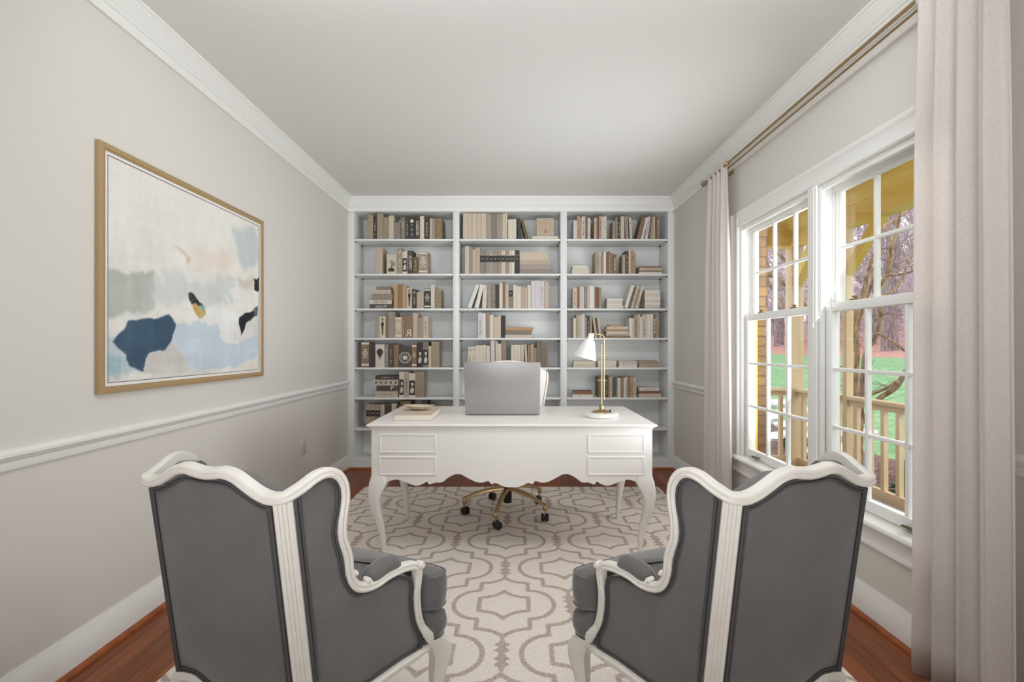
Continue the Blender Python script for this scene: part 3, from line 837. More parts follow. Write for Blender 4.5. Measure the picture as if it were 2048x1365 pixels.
# framed keepsake box standing on the flat book, top shelf of the middle bay
k = thing('decorative_box', 'patterned tan keepsake box standing on a flat book, top shelf', 'box', (.308, YF+.04, 2.297+.029), 0)
MB().box(-.085, .085, 0, .06, 0, .185, .003).build('body', mat('keepsake_paper', (186, 168, 148), .8, noise=.16, nscale=90), k)
m = MB()
for a, b, c_, d in ((-.085, .085, 0, .012), (-.085, .085, .173, .185), (-.085, -.073, .012, .173), (.073, .085, .012, .173)):
    m.box(a, b, -.003, 0, c_, d)
m.build('border', mat('keepsake_border', (196, 180, 158), .7), k)
m = MB(); disc(m, .005, .05, .012, 12, .007); m.box(.002, .008, -.0008, 0, .074, .079)
m.build('emblem', INK_D, k)
ART={'sage':[(-0.017, 0.507), (0.042, 0.515), (0.133, 0.524), (0.207, 0.534), (0.238, 0.492), (0.228, 0.396), (0.217, 0.352), (0.133, 0.321), (0.042, 0.293), (-0.017, 0.28)],
'mist':[(0.228, 0.533), (0.369, 0.545), (0.471, 0.547), (0.614, 0.544), (0.778, 0.571), (0.778, 0.473), (0.677, 0.402), (0.526, 0.387), (0.419, 0.418), (0.322, 0.397), (0.233, 0.368)],
'peach':[(0.406, 0.696), (0.526, 0.743), (0.677, 0.777), (0.76, 0.725), (0.743, 0.649), (0.526, 0.617), (0.419, 0.627)],
'blueg':[(0.743, 0.926), (0.987, 0.963), (0.987, 0.724), (0.85, 0.683), (0.769, 0.727)],
'white':[(0.54, 0.388), (0.614, 0.43), (0.71, 0.476), (0.778, 0.412), (0.813, 0.304), (0.76, 0.192), (0.677, 0.179), (0.599, 0.27), (0.526, 0.321)],
'navy':[(0.091, 0.281), (0.162, 0.289), (0.233, 0.304), (0.293, 0.327), (0.347, 0.284), (0.324, 0.228), (0.304, 0.176), (0.271, 0.139), (0.202, 0.129), (0.173, 0.086), (0.157, 0.035), (0.086, 0.071), (0.077, 0.108), (0.024, 0.177), (0.055, 0.225)],
'sky':[(0.345, 0.284), (0.471, 0.296), (0.614, 0.282), (0.661, 0.185), (0.71, 0.174), (0.987, 0.24), (0.987, 0.081), (0.832, 0.061), (0.778, 0.015), (0.419, 0.022), (0.394, 0.086), (0.351, 0.158), (0.31, 0.183)],
'stone':[(0.176, 0.095), (0.202, 0.131), (0.271, 0.139), (0.308, 0.183), (0.345, 0.158), (0.4, 0.091), (0.428, 0.022), (0.157, 0.03)],
'teal':[(-0.017, 0.185), (0.03, 0.173), (0.077, 0.108), (0.095, 0.067), (0.162, 0.032), (-0.017, 0.035)],
'teal2':[(-0.017, 0.128), (0.025, 0.118), (0.055, 0.074), (0.034, 0.041), (-0.017, 0.041)],
'black1':[(0.434, 0.467), (0.465, 0.45), (0.526, 0.398), (0.492, 0.384), (0.445, 0.395)],
'ochre':[(0.449, 0.401), (0.526, 0.4), (0.538, 0.317), (0.471, 0.302), (0.451, 0.337)],
'aqua':[(0.487, 0.403), (0.526, 0.402), (0.526, 0.374), (0.498, 0.368)],
'black2':[(0.813, 0.335), (0.931, 0.416), (0.951, 0.37), (0.869, 0.294), (0.823, 0.232)],
'black3':[(0.943, 0.623), (0.991, 0.639), (0.991, 0.546), (0.957, 0.56)],
'blue2':[(0.943, 0.421), (0.991, 0.439), (0.991, 0.36), (0.946, 0.363)],
'sand':[(0.796, 0.589), (0.937, 0.633), (0.937, 0.564), (0.823, 0.526)],
'whitelow':[(0.787, 0.018), (0.832, 0.061), (0.987, 0.101), (0.987, -0.012)],
'ochre2':[(0.304, 0.68), (0.369, 0.677), (0.425, 0.649), (0.404, 0.608), (0.387, 0.651), (0.345, 0.666)],
}
MYRTLE=[(0.042, 0.02, [(4.234, 5.6, -0.337), (4.245, 5.62, -0.136), (4.246, 5.64, 0.158), (4.239, 5.66, 0.497), (4.254, 5.68, 0.838), (4.291, 5.7, 1.16), (4.284, 5.72, 1.441), (4.31, 5.74, 1.681), (4.402, 5.76, 1.863), (4.477, 5.78, 2.103), (4.544, 5.8, 2.301), (4.657, 5.82, 2.529), (4.764, 5.84, 2.759), (4.901, 5.86, 2.855), (5.009, 5.88, 2.921), (5.178, 5.9, 3.049)]), (0.03, 0.016, [(4.049, 5.5, -0.297), (4.033, 5.482, -0.103), (4.009, 5.464, 0.294), (4.017, 5.445, 0.689), (3.983, 5.427, 0.937), (3.99, 5.409, 1.122), (4.058, 5.391, 1.449), (4.085, 5.373, 1.57), (4.112, 5.355, 1.71), (4.27, 5.336, 2.214), (4.27, 5.318, 2.348), (4.228, 5.3, 2.508)]), (0.036, 0.016, [(4.246, 5.6, -0.325), (4.223, 5.554, 0.384), (4.208, 5.508, 0.766), (4.194, 5.462, 0.976), (4.189, 5.415, 1.163), (4.275, 5.369, 1.377), (4.279, 5.323, 1.627), (4.209, 5.277, 1.863), (4.28, 5.231, 2.046), (4.283, 5.185, 2.239), (4.251, 5.138, 2.336), (4.272, 5.092, 2.51), (4.272, 5.046, 2.68), (4.259, 5.0, 2.86)]), (0.016, 0.009, [(4.255, 5.2, 2.041), (4.359, 5.133, 2.037), (4.459, 5.067, 2.079), (4.517, 5.0, 2.152)]), (0.02, 0.01, [(4.561, 5.7, 1.856), (4.758, 5.76, 1.892), (4.957, 5.82, 2.079), (5.084, 5.88, 2.315), (5.228, 5.94, 2.449), (5.374, 6.0, 2.647)]), (0.034, 0.022, [(4.237, 5.6, 0.25), (4.296, 5.5, 0.434), (4.341, 5.4, 0.612), (4.441, 5.3, 0.743), (4.455, 5.2, 0.909), (4.466, 5.1, 1.031), (4.426, 5.0, 1.111), (4.476, 4.9, 1.317)]), (0.016, 0.02, [(4.161, 5.5, 0.579), (4.147, 5.4, 0.622), (4.2, 5.3, 0.683), (4.278, 5.2, 0.762), (4.292, 5.1, 0.838)]), (0.008, 0.005, [(4.255, 5.5, 1.349), (4.279, 5.4, 1.531), (4.32, 5.3, 1.605), (4.416, 5.2, 1.578), (4.505, 5.1, 1.629)]), (0.02, 0.012, [(4.147, 5.4, 0.979), (4.16, 5.3, 1.264), (4.141, 5.2, 1.372), (4.196, 5.1, 1.301), (4.246, 5.0, 1.205), (4.309, 4.9, 1.113)]), (0.01, 0.005, [(4.38, 5.6, 2.076), (4.581, 5.725, 2.346), (4.802, 5.85, 2.446), (5.089, 5.975, 2.61), (5.385, 6.1, 2.781)]), (0.009, 0.005, [(4.106, 5.6, 1.83), (4.205, 5.725, 2.051), (4.38, 5.85, 2.25), (4.628, 5.975, 2.379), (4.787, 6.1, 2.514)]), (0.01, 0.006, [(4.627, 5.8, 1.897), (4.929, 5.967, 2.132), (5.288, 6.133, 2.363), (5.577, 6.3, 2.556)]), (0.009, 0.005, [(4.529, 5.5, 2.202), (4.648, 5.575, 2.374), (4.638, 5.65, 2.447), (4.744, 5.725, 2.611), (4.731, 5.8, 2.749)]), (0.008, 0.005, [(4.543, 5.5, 2.216), (4.727, 5.55, 2.311), (4.929, 5.6, 2.364)])]
LEANER=[(0.055, 0.03, [(4.568, 8.5, 2.641), (4.793, 8.583, 2.601), (4.985, 8.667, 2.56), (5.142, 8.75, 2.481), (5.302, 8.833, 2.401), (5.539, 8.917, 2.281), (5.892, 9.0, 1.82)]), (0.035, 0.025, [(4.748, 8.6, 2.603), (4.831, 8.62, 2.39), (4.969, 8.64, 2.248), (5.071, 8.66, 2.033), (5.138, 8.68, 1.944), (5.259, 8.7, 1.673)]), (0.04, 0.02, [(4.691, 8.4, 3.134), (4.874, 8.475, 2.991), (5.025, 8.55, 2.917), (5.141, 8.625, 2.842), (5.332, 8.7, 2.619)]), (0.015, 0.01, [(4.889, 8.5, 2.516), (4.997, 8.533, 2.343), (5.088, 8.567, 2.275), (5.162, 8.6, 2.117)]), (0.014, 0.008, [(4.657, 8.5, 2.908), (4.792, 8.55, 2.739), (4.874, 8.6, 2.639)])]
# ------------------------------------------------------------------ rug
def rug():
    x0, x1, y0, y1 = -1.29, 1.237, .62, 3.923
    nx, ny = 300, 390
    xs = np.linspace(x0, x1, nx); ys = np.linspace(y0, y1, ny)
    X, Y = np.meshgrid(xs, ys)
    def qcurve(a, b, c, n=6):
        t = np.linspace(0, 1, n+1)[:, None]
        a, b, c = map(np.array, (a, b, c))
        return (1-t)**2*a+2*t*(1-t)*b+t*t*c
    # one quarter of the lobed outline, then mirrored
    q = [np.array([[0, .243]]), qcurve((0, .243), (.035, .192), (.117, .187)), np.array([[.117, .187], [.117, .117]])]
    t = np.linspace(PI/2, 0, 9)
    q.append(np.stack([.117+.118*np.cos(t), .117*np.sin(t)], 1))
    q = np.concatenate(q)
    star = np.concatenate([qcurve((0, .115), (.03, .062), (.115, .055)), np.array([[.115, 0]])])
    segs = []
    for ln in (q, star):
        for sx in (1, -1):
            for sy in (1, -1):
                p = ln*np.array([sx, sy])
                segs += [(p[i], p[i+1]) for i in range(len(p)-1) if np.abs(p[i]-p[i+1]).sum() > 1e-6]
    D = np.full(X.shape, 9.)
    PX, PY = .6236, .698
    cx0, cy0 = -.05, 2.135
    for sh in (0, 1):
        ox, oy = cx0+sh*PX/2, cy0+sh*PY/2
        U = (X-ox+PX/2) % PX-PX/2
        V = (Y-oy+PY/2) % PY-PY/2
        for a, b in segs:
            d = b-a; L2 = (d*d).sum()
            tt = np.clip(((U-a[0])*d[0]+(V-a[1])*d[1])/L2, 0, 1)
            D = np.minimum(D, np.hypot(U-a[0]-tt*d[0], V-a[1]-tt*d[1])-.0105)
        V2 = np.abs(V)-PY/2
        s = np.abs(V2)
        tri = np.abs(((V2+.5)/.034) % 1-.5)*2
        hw = (.010+.026*tri)*np.clip((.098-s)/.03, 0, 1)
        D = np.minimum(D, np.where(s < .098, np.abs(U)-hw, 9))
    v = np.stack([X.ravel(), Y.ravel(), np.full(X.size, .012)], 1)
    idx = np.arange(nx*ny).reshape(ny, nx)
    f = np.stack([idx[:-1, :-1].ravel(), idx[:-1, 1:].ravel(), idx[1:, 1:].ravel(), idx[1:, :-1].ravel()], 1)
    # rim down to the floor
    rim = np.concatenate([idx[0, :], idx[1:, -1], idx[-1, -2::-1], idx[-2:0:-1, 0]])
    base = len(v)
    low = v[rim].copy(); low[:, 2] = .0
    v = np.concatenate([v, low])
    n = len(rim); k = np.arange(n); k2 = (k+1) % n
    f = np.concatenate([f, np.stack([rim[k2], rim[k], base+k, base+k2], 1)])
    me = bpy.data.meshes.new('rug')
    me.from_pydata(v.tolist(), [], f.tolist())
    at = me.attributes.new('dist', 'FLOAT', 'POINT')
    at.data.foreach_set('value', np.concatenate([D.ravel(), np.full(n, .05)]).astype(np.float32))
    me.materials.append(M_rug)
    o = bpy.data.objects.new('rug', me); C.objects.link(o)
    tag(o, 'cream area rug with taupe lobed trellis pattern under desk and chairs', 'rug')
rug()
RZ = .012

# ------------------------------------------------------------------ desk
DZ = .785
def desk():
    t = thing('desk', 'white French style writing desk with cabriole legs and scalloped apron', 'desk', (-.015, 2.55, RZ))
    h = DZ-RZ
    X0 = .8187
    # top slab with moulded edge (footprint stepped in below)
    Dp = .79
    prof = [(0.010, h), (.003, h-.003), (0, h-.008), (.002, h-.013), (.010, h-.017), (.012, h-.020), (.016, h-.021), (.020, h-.027), (.024, h-.030)]
    rg = []
    for o, z in prof[::-1]:
        rg.append([(-X0+o, o, z), (X0-o, o, z), (X0-o, Dp-o, z), (-X0+o, Dp-o, z)])
    MB().rings(rg).build('desk_top', M_desk, t, 25)
    yf, yb = .026, .70
    k = .000898
    half = [(0, 868), (40, 866), (75, 852), (105, 840), (130, 848), (148, 828), (185, 838), (225, 834), (280, 808), (320, 787), (355, 785), (400, 806), (440, 836), (485, 838), (520, 850), (535, 832), (560, 846), (600, 858), (640, 848), (690, 828), (730, 818), (780, 830), (820, 830), (883, 830)]
    zz = lambda y: 1.22-(700+y/3.151-694)*.00283-RZ
    xe = .795
    low = []
    sp_ = spline([(a, b, 0) for a, b in half], 3)
    low = [(p.x*k, zz(p.y)) for p in sp_]
    low[-1] = (xe, low[-1][1])
    poly_ = [(-x, z) for x, z in low[::-1]]+low[1:]+[(xe, h-.030), (-xe, h-.030)]
    MB().prism(poly_, 'y', yf, yf+.02).build('front_panel', M_desk, t, 30)
    zl = zz(800)
    MB().box(-xe, -xe+.02, yf+.02, yb, zl, h-.03).build('side_panel', M_desk, t)
    MB().box(xe-.02, xe, yf+.02, yb, zl, h-.03).build('side_panel', M_desk, t)
    MB().box(-xe+.02, -.36, yb-.02, yb, zl, h-.03).box(.36, xe-.02, yb-.02, yb, zl, h-.03).box(-.36, .36, yb-.02, yb, h-.12, h-.03).build('back_panel', M_desk, t)
    # drawer fronts with raised mouldings, two each side
    for s in (-1, 1):
        a, b = (.428, .752)
        x0, x1 = (a, b) if s > 0 else (-b, -a)
        for z0, z1 in ((zz(652), zz(530)), (zz(793), zz(672))):
            m = MB()
            m.box(x0+.012, x1-.012, yf-.003, yf, z0+.012, z1-.012)
            pr = [(0, 0), (.003, .006), (.008, .007), (.011, .004), (.013, .003)]
            rg = []
            for o, d in [(0, 0)]+pr[1:]+[(.014, 0)]:
                rg.append([(x0+o, yf-d, z0+o), (x1-o, yf-d, z0+o), (x1-o, yf-d, z1-o), (x0+o, yf-d, z1-o)])
            m.rings(rg, False, False)
            m.build('drawer', M_desk, t, 25)
    # cabriole legs: silhouette (outer and inner edges) in front view, repeated in depth
    outer = [(700, 883), (790, 886), (840, 900), (900, 907), (960, 904), (1010, 895), (1070, 878), (1130, 860), (1190, 848), (1250, 840), (1310, 836), (1349, 838)]
    inner = [(700, 800), (790, 792), (840, 786), (880, 808), (920, 828), (960, 836), (1010, 834), (1070, 826), (1130, 817), (1190, 813), (1250, 811), (1310, 808), (1349, 806)]
    for sx in (-1, 1):
        for sy in (0, 1):
            rg = []
            for i in range(25):
                y = 700+(1349-700)*i/24
                e0 = interp(y, inner)*k; e1 = interp(y, outer)*k
                z = max(0, zz(y)) if i < 24 else 0
                d0 = .795-e0; d1 = .795-e1      # inset of inner and outer face from the carcass corner
                r = min(.012, (e1-e0)*.25)
                sq = []
                for cx_, cy_, a0 in ((e1-r, d1+r, -90), (e1-r, d0-r, 0), (e0+r, d0-r, 90), (e0+r, d1+r, 180)):
                    for aa in (0, 45, 90):
                        an = math.radians(a0+aa)
                        sq.append((cx_+r*math.cos(an), cy_+r*math.sin(an)))
                if sy == 0: rg.append([(sx*px_, yf-.001+py_, z) for px_, py_ in sq])
                else: rg.append([(sx*px_, yb+.001-py_, z) for px_, py_ in sq])
            MB().rings(rg).build('leg', M_desk, t, 50)
desk()

# laptop
def laptop():
    t = thing('laptop', 'open silver laptop seen from the back of its lid on the desk', 'laptop', (-.076, 2.885, DZ))
    w = .236
    MB().box(-w, w, .012, .325, .002, .018, .004).build('base', M_alu, t)
    m = MB()
    ang = math.radians(-14)
    L_ = .343
    def T(x, y, z):
        return (x, .004+y*math.cos(ang)+z*math.sin(ang), .006-y*math.sin(ang)+z*math.cos(ang))
    m.box(-w, w, -.004, .003, 0, L_, .0025)
    m.v = [T(*p) for p in m.v]
    lid = m.build('lid', M_alu, t)
    m = MB().box(-w+.008, w-.008, .0031, .0036, .012, L_-.008); m.v = [T(*p) for p in m.v]
    m.build('screen', M_black, lid)
    MB().tube([(-w+.03, .0135, .0125), (w-.03, .0135, .0125)], .006, 10).build('hinge', M_black, t)
    m = MB()
    for i in range(5):
        for q in range(13):
            m.box(-.19+q*.0295, -.19+q*.0295+.026, .045+i*.026, .045+i*.026+.022, .018, .0195)
    m.build('keyboard', M_black, t)
    m = MB()
    for x in (-.2, .2):
        for y in (.03, .3): m.lathe([(.008, 0), (.008, .0025)], (x, y, 0), 10)
    m.build('foot', M_darkrub, t)
laptop()

# desk lamp
def lamp():
    t = thing('desk_lamp', 'brass pharmacy desk lamp with white cone shade and marble foot', 'lamp', (.541, 2.83, DZ))
    MB().lathe([(.092, 0), (.1026, .004), (.1026, .022), (.096, .028), (.02, .0285)], n=40).build('base', M_marble, t)
    MB().lathe([(.062, .0285), (.060, .032), (.035, .040), (.012, .046), (.011, .052), (.015, .054), (.015, .070), (.010, .074)], n=32).build('base_plate', M_brass, t)
    MB().tube([(0, 0, .07), (0, 0, .446)], .0046, 12).ball((0, 0, .450), .0075).build('pole', M_brass, t)
    c = [(.016, 0, .105), (.016, 0, .30), (.016, 0, .485)]
    c += [(.016-.018*(1-math.cos(a)), -.004*(1-math.cos(a)), .485+.025*math.sin(a)) for a in [i*PI/2/6 for i in range(1, 7)]]
    c += [(-.03, -.008, .514), (-.062, -.012, .518)]
    MB().tube(c, .0042, 10).build('arm', M_brass, t)
    for z in (.2266, .382):
        m = MB().box(-.009, .024, -.0065, .0065, z-.0045, z+.0045, .002).tube([(-.02, 0, z), (.030, 0, z)], .0026, 8).ball((-.021, 0, z), .0045)
        m.build('clamp', M_gold, t)
    MB().tube([(.05, -.02, .034), (.05, -.02, .048)], .005, 10).build('switch', M_black, t)
    # shade, tilted left and towards the viewer
    ax = Vector((-.036, .006, -.13)).normalized()
    q = Vector((0, 0, -1)).rotation_difference(ax).to_matrix().to_4x4()
    top = Vector((-.064, -.012, .514))
    pr = [(.004, .004), (.014, .003), (.0175, -.001), (.0185, -.006), (.0195, -.030), (.021, -.034), (.026, -.037), (.0325, -.042), (.035, -.048), (.073, -.154), (.0715, -.154), (.033, -.050), (.012, -.042), (.004, -.042)]
    m = MB().lathe(pr, top, 36, q)
    m.build('lamp_shade', M_shade, t)
    b = top+ax*.09
    MB().ball(b, .02).build('bulb', mat('frosted_bulb', (240, 238, 230), .4), t)
lamp()

# big book with shell dish on the desk
t = thing('coffee_table_book', 'large beige linen book lying on the left of the desk', 'book', (-.597, 2.666, DZ))
w2 = .1135
m = MB().box(-w2, w2, 0, .354, 0, .003).box(-w2, w2, 0, .354, .0345, .0375).box(-w2, -w2+.004, 0, .354, .003, .0345)
m.build('cover', M_tancover, t)
MB().box(-w2+.004, w2-.005, .003, .350, .003, .0345).build('pages', M_paper, t)
t = thing('shell_dish', 'small shell shaped ceramic dish on top of the large desk book', 'dish', (-.598, 2.85, DZ+.0378), .25)
rows = []; rows2 = []
for i in range(9):
    u = i/8
    r0, r1 = [], []
    for j in range(33):
        a = 2*PI*j/32
        rr = u*(1+.05*math.cos(9*a))
        x = .083*rr*math.cos(a)*(1.15 if math.cos(a) < 0 else .9); y = .058*rr*math.sin(a)*(1-.35*max(0, -math.cos(a)))
        z = .026*u**2.2+.006*max(0, -math.cos(a))*u
        r0.append((x, y, z)); r1.append((x*.97, y*.97, z+.004))
    rows.append(r0); rows2.append(r1)
MB().grid(rows+rows2[::-1]).build('bowl', M_stone, t, 60)
m = MB()
m.ball((.0, 0, .0035), .012, 8, (1.4, 1, .25))
m.build('foot', M_stone, t)

# ------------------------------------------------------------------ desk chair
def desk_chair():
    t = thing('desk_chair', 'cream leather swivel chair with brass five-star base behind the desk', 'chair', (-.05, 3.315, RZ))
    MB().lathe([(.028, .075), (.030, .078), (.030, .30), (.020, .302), (.020, .41)], n=20).build('column', M_black, t)
    angs = [-103.6, -34, 39, 112, 185]
    for a in angs:
        c, s = math.cos(math.radians(a)), math.sin(math.radians(a))
        rg = []
        for i in range(11):
            u = i/10
            r = .02+u*.30
            z = .178-.07*u**2.0
            w_ = .019-.006*u; hh = .014-.003*u
            px, py = r*c, r*s
            rg.append([(px-s*q*w_, py+c*q*w_, z+b*hh) for q, b in ((-1, -.8), (1, -.8), (1, .3), (.55, 1), (-.55, 1), (-1, .3))])
        m = MB().rings(rg)
        m.lathe([(.014, .078), (.016, .082), (.016, .108), (.010, .116)], (.315*c, .315*s, 0), 14)
        leg = m.build('leg', M_gold, t, 45)
        m = MB().tube([(.315*c, .315*s, .045), (.315*c, .315*s, .085)], .005, 8)
        cs = m.build('caster_stem', M_gold, leg)
        aa = math.radians(a+40); ax = Vector((math.cos(aa), math.sin(aa), 0))
        m = MB()
        cc = Vector((.315*c-.012*ax.y, .315*s+.012*ax.x, .027))
        for o in (-1, 1):
            m.tube([cc+ax*(o*.006), cc+ax*(o*.010), cc+ax*(o*.022), cc+ax*(o*.025)], [.024, .027, .027, .022], 18)
        m.tube([cc-ax*.008, cc+ax*.008], .017, 12)
        m.build('caster', M_black, leg, 40)
    m = MB()
    def rrect(hx, y0, y1, z, r=.08, n=6):
        o = []
        for cx_, cy_, a0 in ((hx-r, y0+r, -90), (hx-r, y1-r, 0), (-hx+r, y1-r, 90), (-hx+r, y0+r, 180)):
            for i in range(n+1):
                an = math.radians(a0+90*i/n); o.append((cx_+r*math.cos(an), cy_+r*math.sin(an), z))
        return o
    m.rings([rrect(.25, -.25, .25, .40), rrect(.27, -.27, .27, .415), rrect(.275, -.275, .27, .45), rrect(.265, -.265, .265, .482), rrect(.22, -.22, .23, .497)])
    m.build('seat', M_cream, t, 60)
    # back: rounded shield, leaning slightly, with nailhead border
    def half(v):   # half width against height fraction
        return interp(v, [(0, .20), (.15, .235), (.4, .272), (.7, .305), (.82, .318), (.90, .314), (.955, .285), (1, .20)])
    z0, z1 = .46, 1.068
    front, back = [], []
    for i in range(19):
        v = i/18
        hw = half(v); z = z0+(z1-z0)*v-.0
        f_, b_ = [], []
        for j in range(17):
            u = -1+2*j/16
            x = hw*u
            zz_ = z+.03*(1-u*u)*v**3
            y = .24+.10*v+(-.05*u*u)
            puff = .028*(1-abs(u)**6)*(1-abs(2*v-1)**8)
            f_.append((x, y-.02-puff, zz_)); b_.append((x, y+.025+puff*.5, zz_))
        front.append(f_); back.append(b_)
    rg = [f_+b_[::-1] for f_, b_ in zip(front, back)]
    MB().rings(rg).build('backrest', M_cream, t, 60)
    n = MB()
    for i in range(64):
        v = .02+.96*i/63
        for s in (-1, 1):
            hw = half(v)*.955
            x = s*hw; u = x/half(v)
            z = z0+(z1-z0)*v+.03*(1-u*u)*v**3
            y = .24+.10*v-.05*u*u-.02-.028*(1-abs(u)**6)*(1-abs(2*v-1)**8)
            n.ball((x, y, z), .0036, 5)
    n.build('nailhead_trim', mat('antique_nailheads', (120, 98, 70), .35, .8), t)
    MB().box(-.03, .03, .1, .30, .39, .41, .003).box(-.025, .025, .26, .30, .39, .56, .003).build('back_bracket', M_black, t)
desk_chair()

# ------------------------------------------------------------------ wing chairs
def wing_chair(label, loc, rz):
    t = thing('wing_armchair', label, 'armchair', loc, rz, 'grey wing armchairs facing the desk')
    lean = lambda z: -(z-.306)*.1296 if z > .306 else 0
    SPL = math.radians(13.3); sn, cs = math.sin(SPL), math.cos(SPL)
    def PS(s, u, z, off=0): return Vector((s*(.235+sn*u+cs*off), lean(z)+cs*u-sn*off, z))
    def NS(s): return Vector((s*cs, -sn, .1))
    NB = Vector((0, -1, -.13))
    MOULD = [(-.013, -.013), (-.013, .007), (-.010, .0115), (-.0045, .0125), (-.002, .009), (.0015, .009), (.0055, .014), (.010, .013), (.013, .008), (.013, -.013)]
    # crest rail across the back
    half = [(0, .908), (.03, .911), (.065, .9155), (.1, .909), (.135, .891), (.17, .874), (.205, .866), (.232, .8685)]
    pts = [(-x, z) for x, z in half[::-1]]+half[1:]
    wing = [(.05, .885), (.085, .9005), (.115, .9045), (.14, .894), (.156, .870), (.160, .840), (.155, .808), (.146, .776), (.140, .742), (.140, .712), (.146, .688), (.151, .660), (.150, .628), (.155, .595), (.172, .568), (.200, .554), (.235, .549), (.275, .554), (.32, .553), (.355, .547), (.382, .537), (.394, .515), (.388, .485), (.379, .452), (.376, .412), (.378, .370), (.386, .335), (.400, .305), (.412, .286)]
    # one continuous carved frame: left arm and wing, crest rail, right wing and arm
    ctrl = [(PS(-1, u, z, .004), NS(-1)) for u, z in wing[::-1]]+[(PS(-1, .022, .8745, .003), NS(-1)), (PS(-1, .002, .8695, .001), (NS(-1)+NB)*.5)]
    ctrl += [(Vector((x, lean(z)-.004, z)), NB) for x, z in pts if abs(x) < .21]
    ctrl += [(PS(1, .002, .8695, .001), (NS(1)+NB)*.5), (PS(1, .022, .8745, .003), NS(1))]+[(PS(1, u, z, .004), NS(1)) for u, z in wing]
    pp = spline([c[0] for c in ctrl], 4); nn = spline([c[1] for c in ctrl], 4)
    MB().sweep(pp, nn, MOULD).build('frame', M_chairwood, t, 50)
    for s in (-1, 1):
        # carved scrolls
        for u, z, r in ((.405, .531, .012), (.166, .612, .007), (.207, .572, .007)):
            m = MB()
            c0 = PS(s, u, z, -.010); c1 = PS(s, u, z, .018)
            m.tube([c0, c0.lerp(c1, .1), c0.lerp(c1, .85), c1, c1.lerp(c0, .08), PS(s, u, z, .022), PS(s, u, z, .024)], [r*.7, r, r, r*.8, r*.5, r*.45, r*.15], 14)
            m.build('carved_scroll', M_chairwood, t, 50)
        # outside side panel
        umax = [(.25, .378), (.262, .386), (.28, .393), (.30, .390), (.33, .376), (.36, .366), (.40, .362), (.44, .363), (.476, .370), (.505, .366), (.52, .345), (.528, .325), (.532, .29), (.536, .22), (.545, .18), (.56, .163), (.59, .147), (.62, .138), (.657, .137), (.69, .132), (.72, .126), (.745, .125), (.77, .131), (.80, .141), (.83, .148), (.856, .148), (.876, .140), (.889, .125)]
        umin = [(.25, .026), (.858, .026), (.866, .034), (.876, .055), (.889, .10)]
        zs = [.258, .265, .28, .30, .33, .36, .40, .44, .476, .49, .505, .513, .52, .525, .528, .532, .536, .54, .545, .552, .56, .575, .59, .62, .657, .69, .72, .745, .77, .80, .83, .845, .856, .862, .868, .876, .883, .889]
        def side(sgn_off, bulge):
            rows = []
            for z in zs:
                a, b = interp(z, umin), interp(z, umax)
                row = []
                for j in range(13):
                    e = j/12
                    bu = bulge*(1-(2*e-1)**4)*(1-min(1, abs(z-.57)/.33)**4)
                    row.append(PS(s, a+(b-a)*e, z, sgn_off+bu))
                rows.append(row)
            return rows
        o_ = side(.003, .006); i_ = side(-.055, -.012)
        pn = MB().rings([a+b[::-1] for a, b in zip(o_, i_)]).build('side_panel', M_velvet, t, 60)
        ol = [(interp(z, umax)-.004, z) for z in zs]+[(interp(z, umin), z) for z in zs[::-1]]
        path = [PS(s, u, z, .007) for u, z in ol]
        m = MB().tube([PS(s, u-.001, z, .009) for u, z in ol], .0035, 7).tube([PS(s, u-.0085, z, .0085) for u, z in ol[:len(zs)]], .0030, 7)
        m.tube([PS(s, .0345, z, .0085) for z in (.25, .5, .7, .866)], .0030, 7)
        bt = spline([PS(s, u, z, .010) for u, z in ((.026, .288), (.12, .285), (.2, .281), (.3, .277), (.36, .268), (.386, .270), (.393, .282))], 4)
        m.tube(bt, .0035, 7)
        m.build('piping', M_piping, pn, 60)
        # arm pad
        ap = spline([(.212, .562, 0), (.235, .569, 0), (.275, .576, 0), (.31, .573, 0), (.33, .566, 0)], 4)
        n = len(ap)
        rg = []
        for i, p in enumerate(ap):
            e = i/(n-1)
            r = .0275*max(.25, (1-abs(2*e-1)**5))**.5
            c0 = PS(s, p.x, p.y, -.012)
            rg.append([c0+Vector((s*cs, -sn, 0))*(r*1.05*math.cos(2*PI*k/14))+Vector((0, 0, 1))*(r*.95*math.sin(2*PI*k/14)) for k in range(14)])
        m = MB().rings(rg)
        m.build('arm_pad', M_velvet, t, 60)
        # fluted corner post
        fl = [(-.0222, -.014), (-.0222, .004), (-.020, .007), (-.0155, .007)]
        for c_ in (-.0092, 0, .0092):
            fl += [(c_-.0034, .007), (c_-.0026, .0042), (c_, .003), (c_+.0026, .0042), (c_+.0034, .007)]
        fl += [(.0155, .007), (.020, .007), (.0222, .004), (.0222, -.014)]
        d = Vector((s*.67, -.74, 0)).normalized(); tg = Vector((s*.74, .67, 0))
        rg = []
        for z in (.20, .24, .306, .5, .7, .846, .862):
            c0 = Vector((s*.2235, lean(z)+.011, z))
            rg.append([c0+tg*a+d*b for a, b in fl])
        MB().rings(rg).build('corner_post', M_chairwood, t, 30)
        # rear leg
        rg = []
        for i in range(10):
            e = i/9; z = .27*(1-e)
            c0 = Vector((s*(.225+.012*e*e), .008-.055*e*e, z)); r = .024-.005*e
            rg.append([c0+tg*(r*a)+d*(r*b) for a, b in ((-1, -.7), (-.7, -1), (.7, -1), (1, -.7), (1, .7), (.7, 1), (-.7, 1), (-1, .7))])
        MB().rings(rg).build('leg', M_chairwood, t, 45)
        # front cabriole leg
        ctr = [(.332, .390, .009), (.314, .398, .0155), (.295, .412, .022), (.27, .436, .030), (.24, .462, .036), (.195, .474, .035), (.15, .462, .028), (.115, .455, .0235), (.08, .453, .021), (.045, .458, .021), (.02, .466, .025), (.008, .468, .026), (0, .466, .022)]
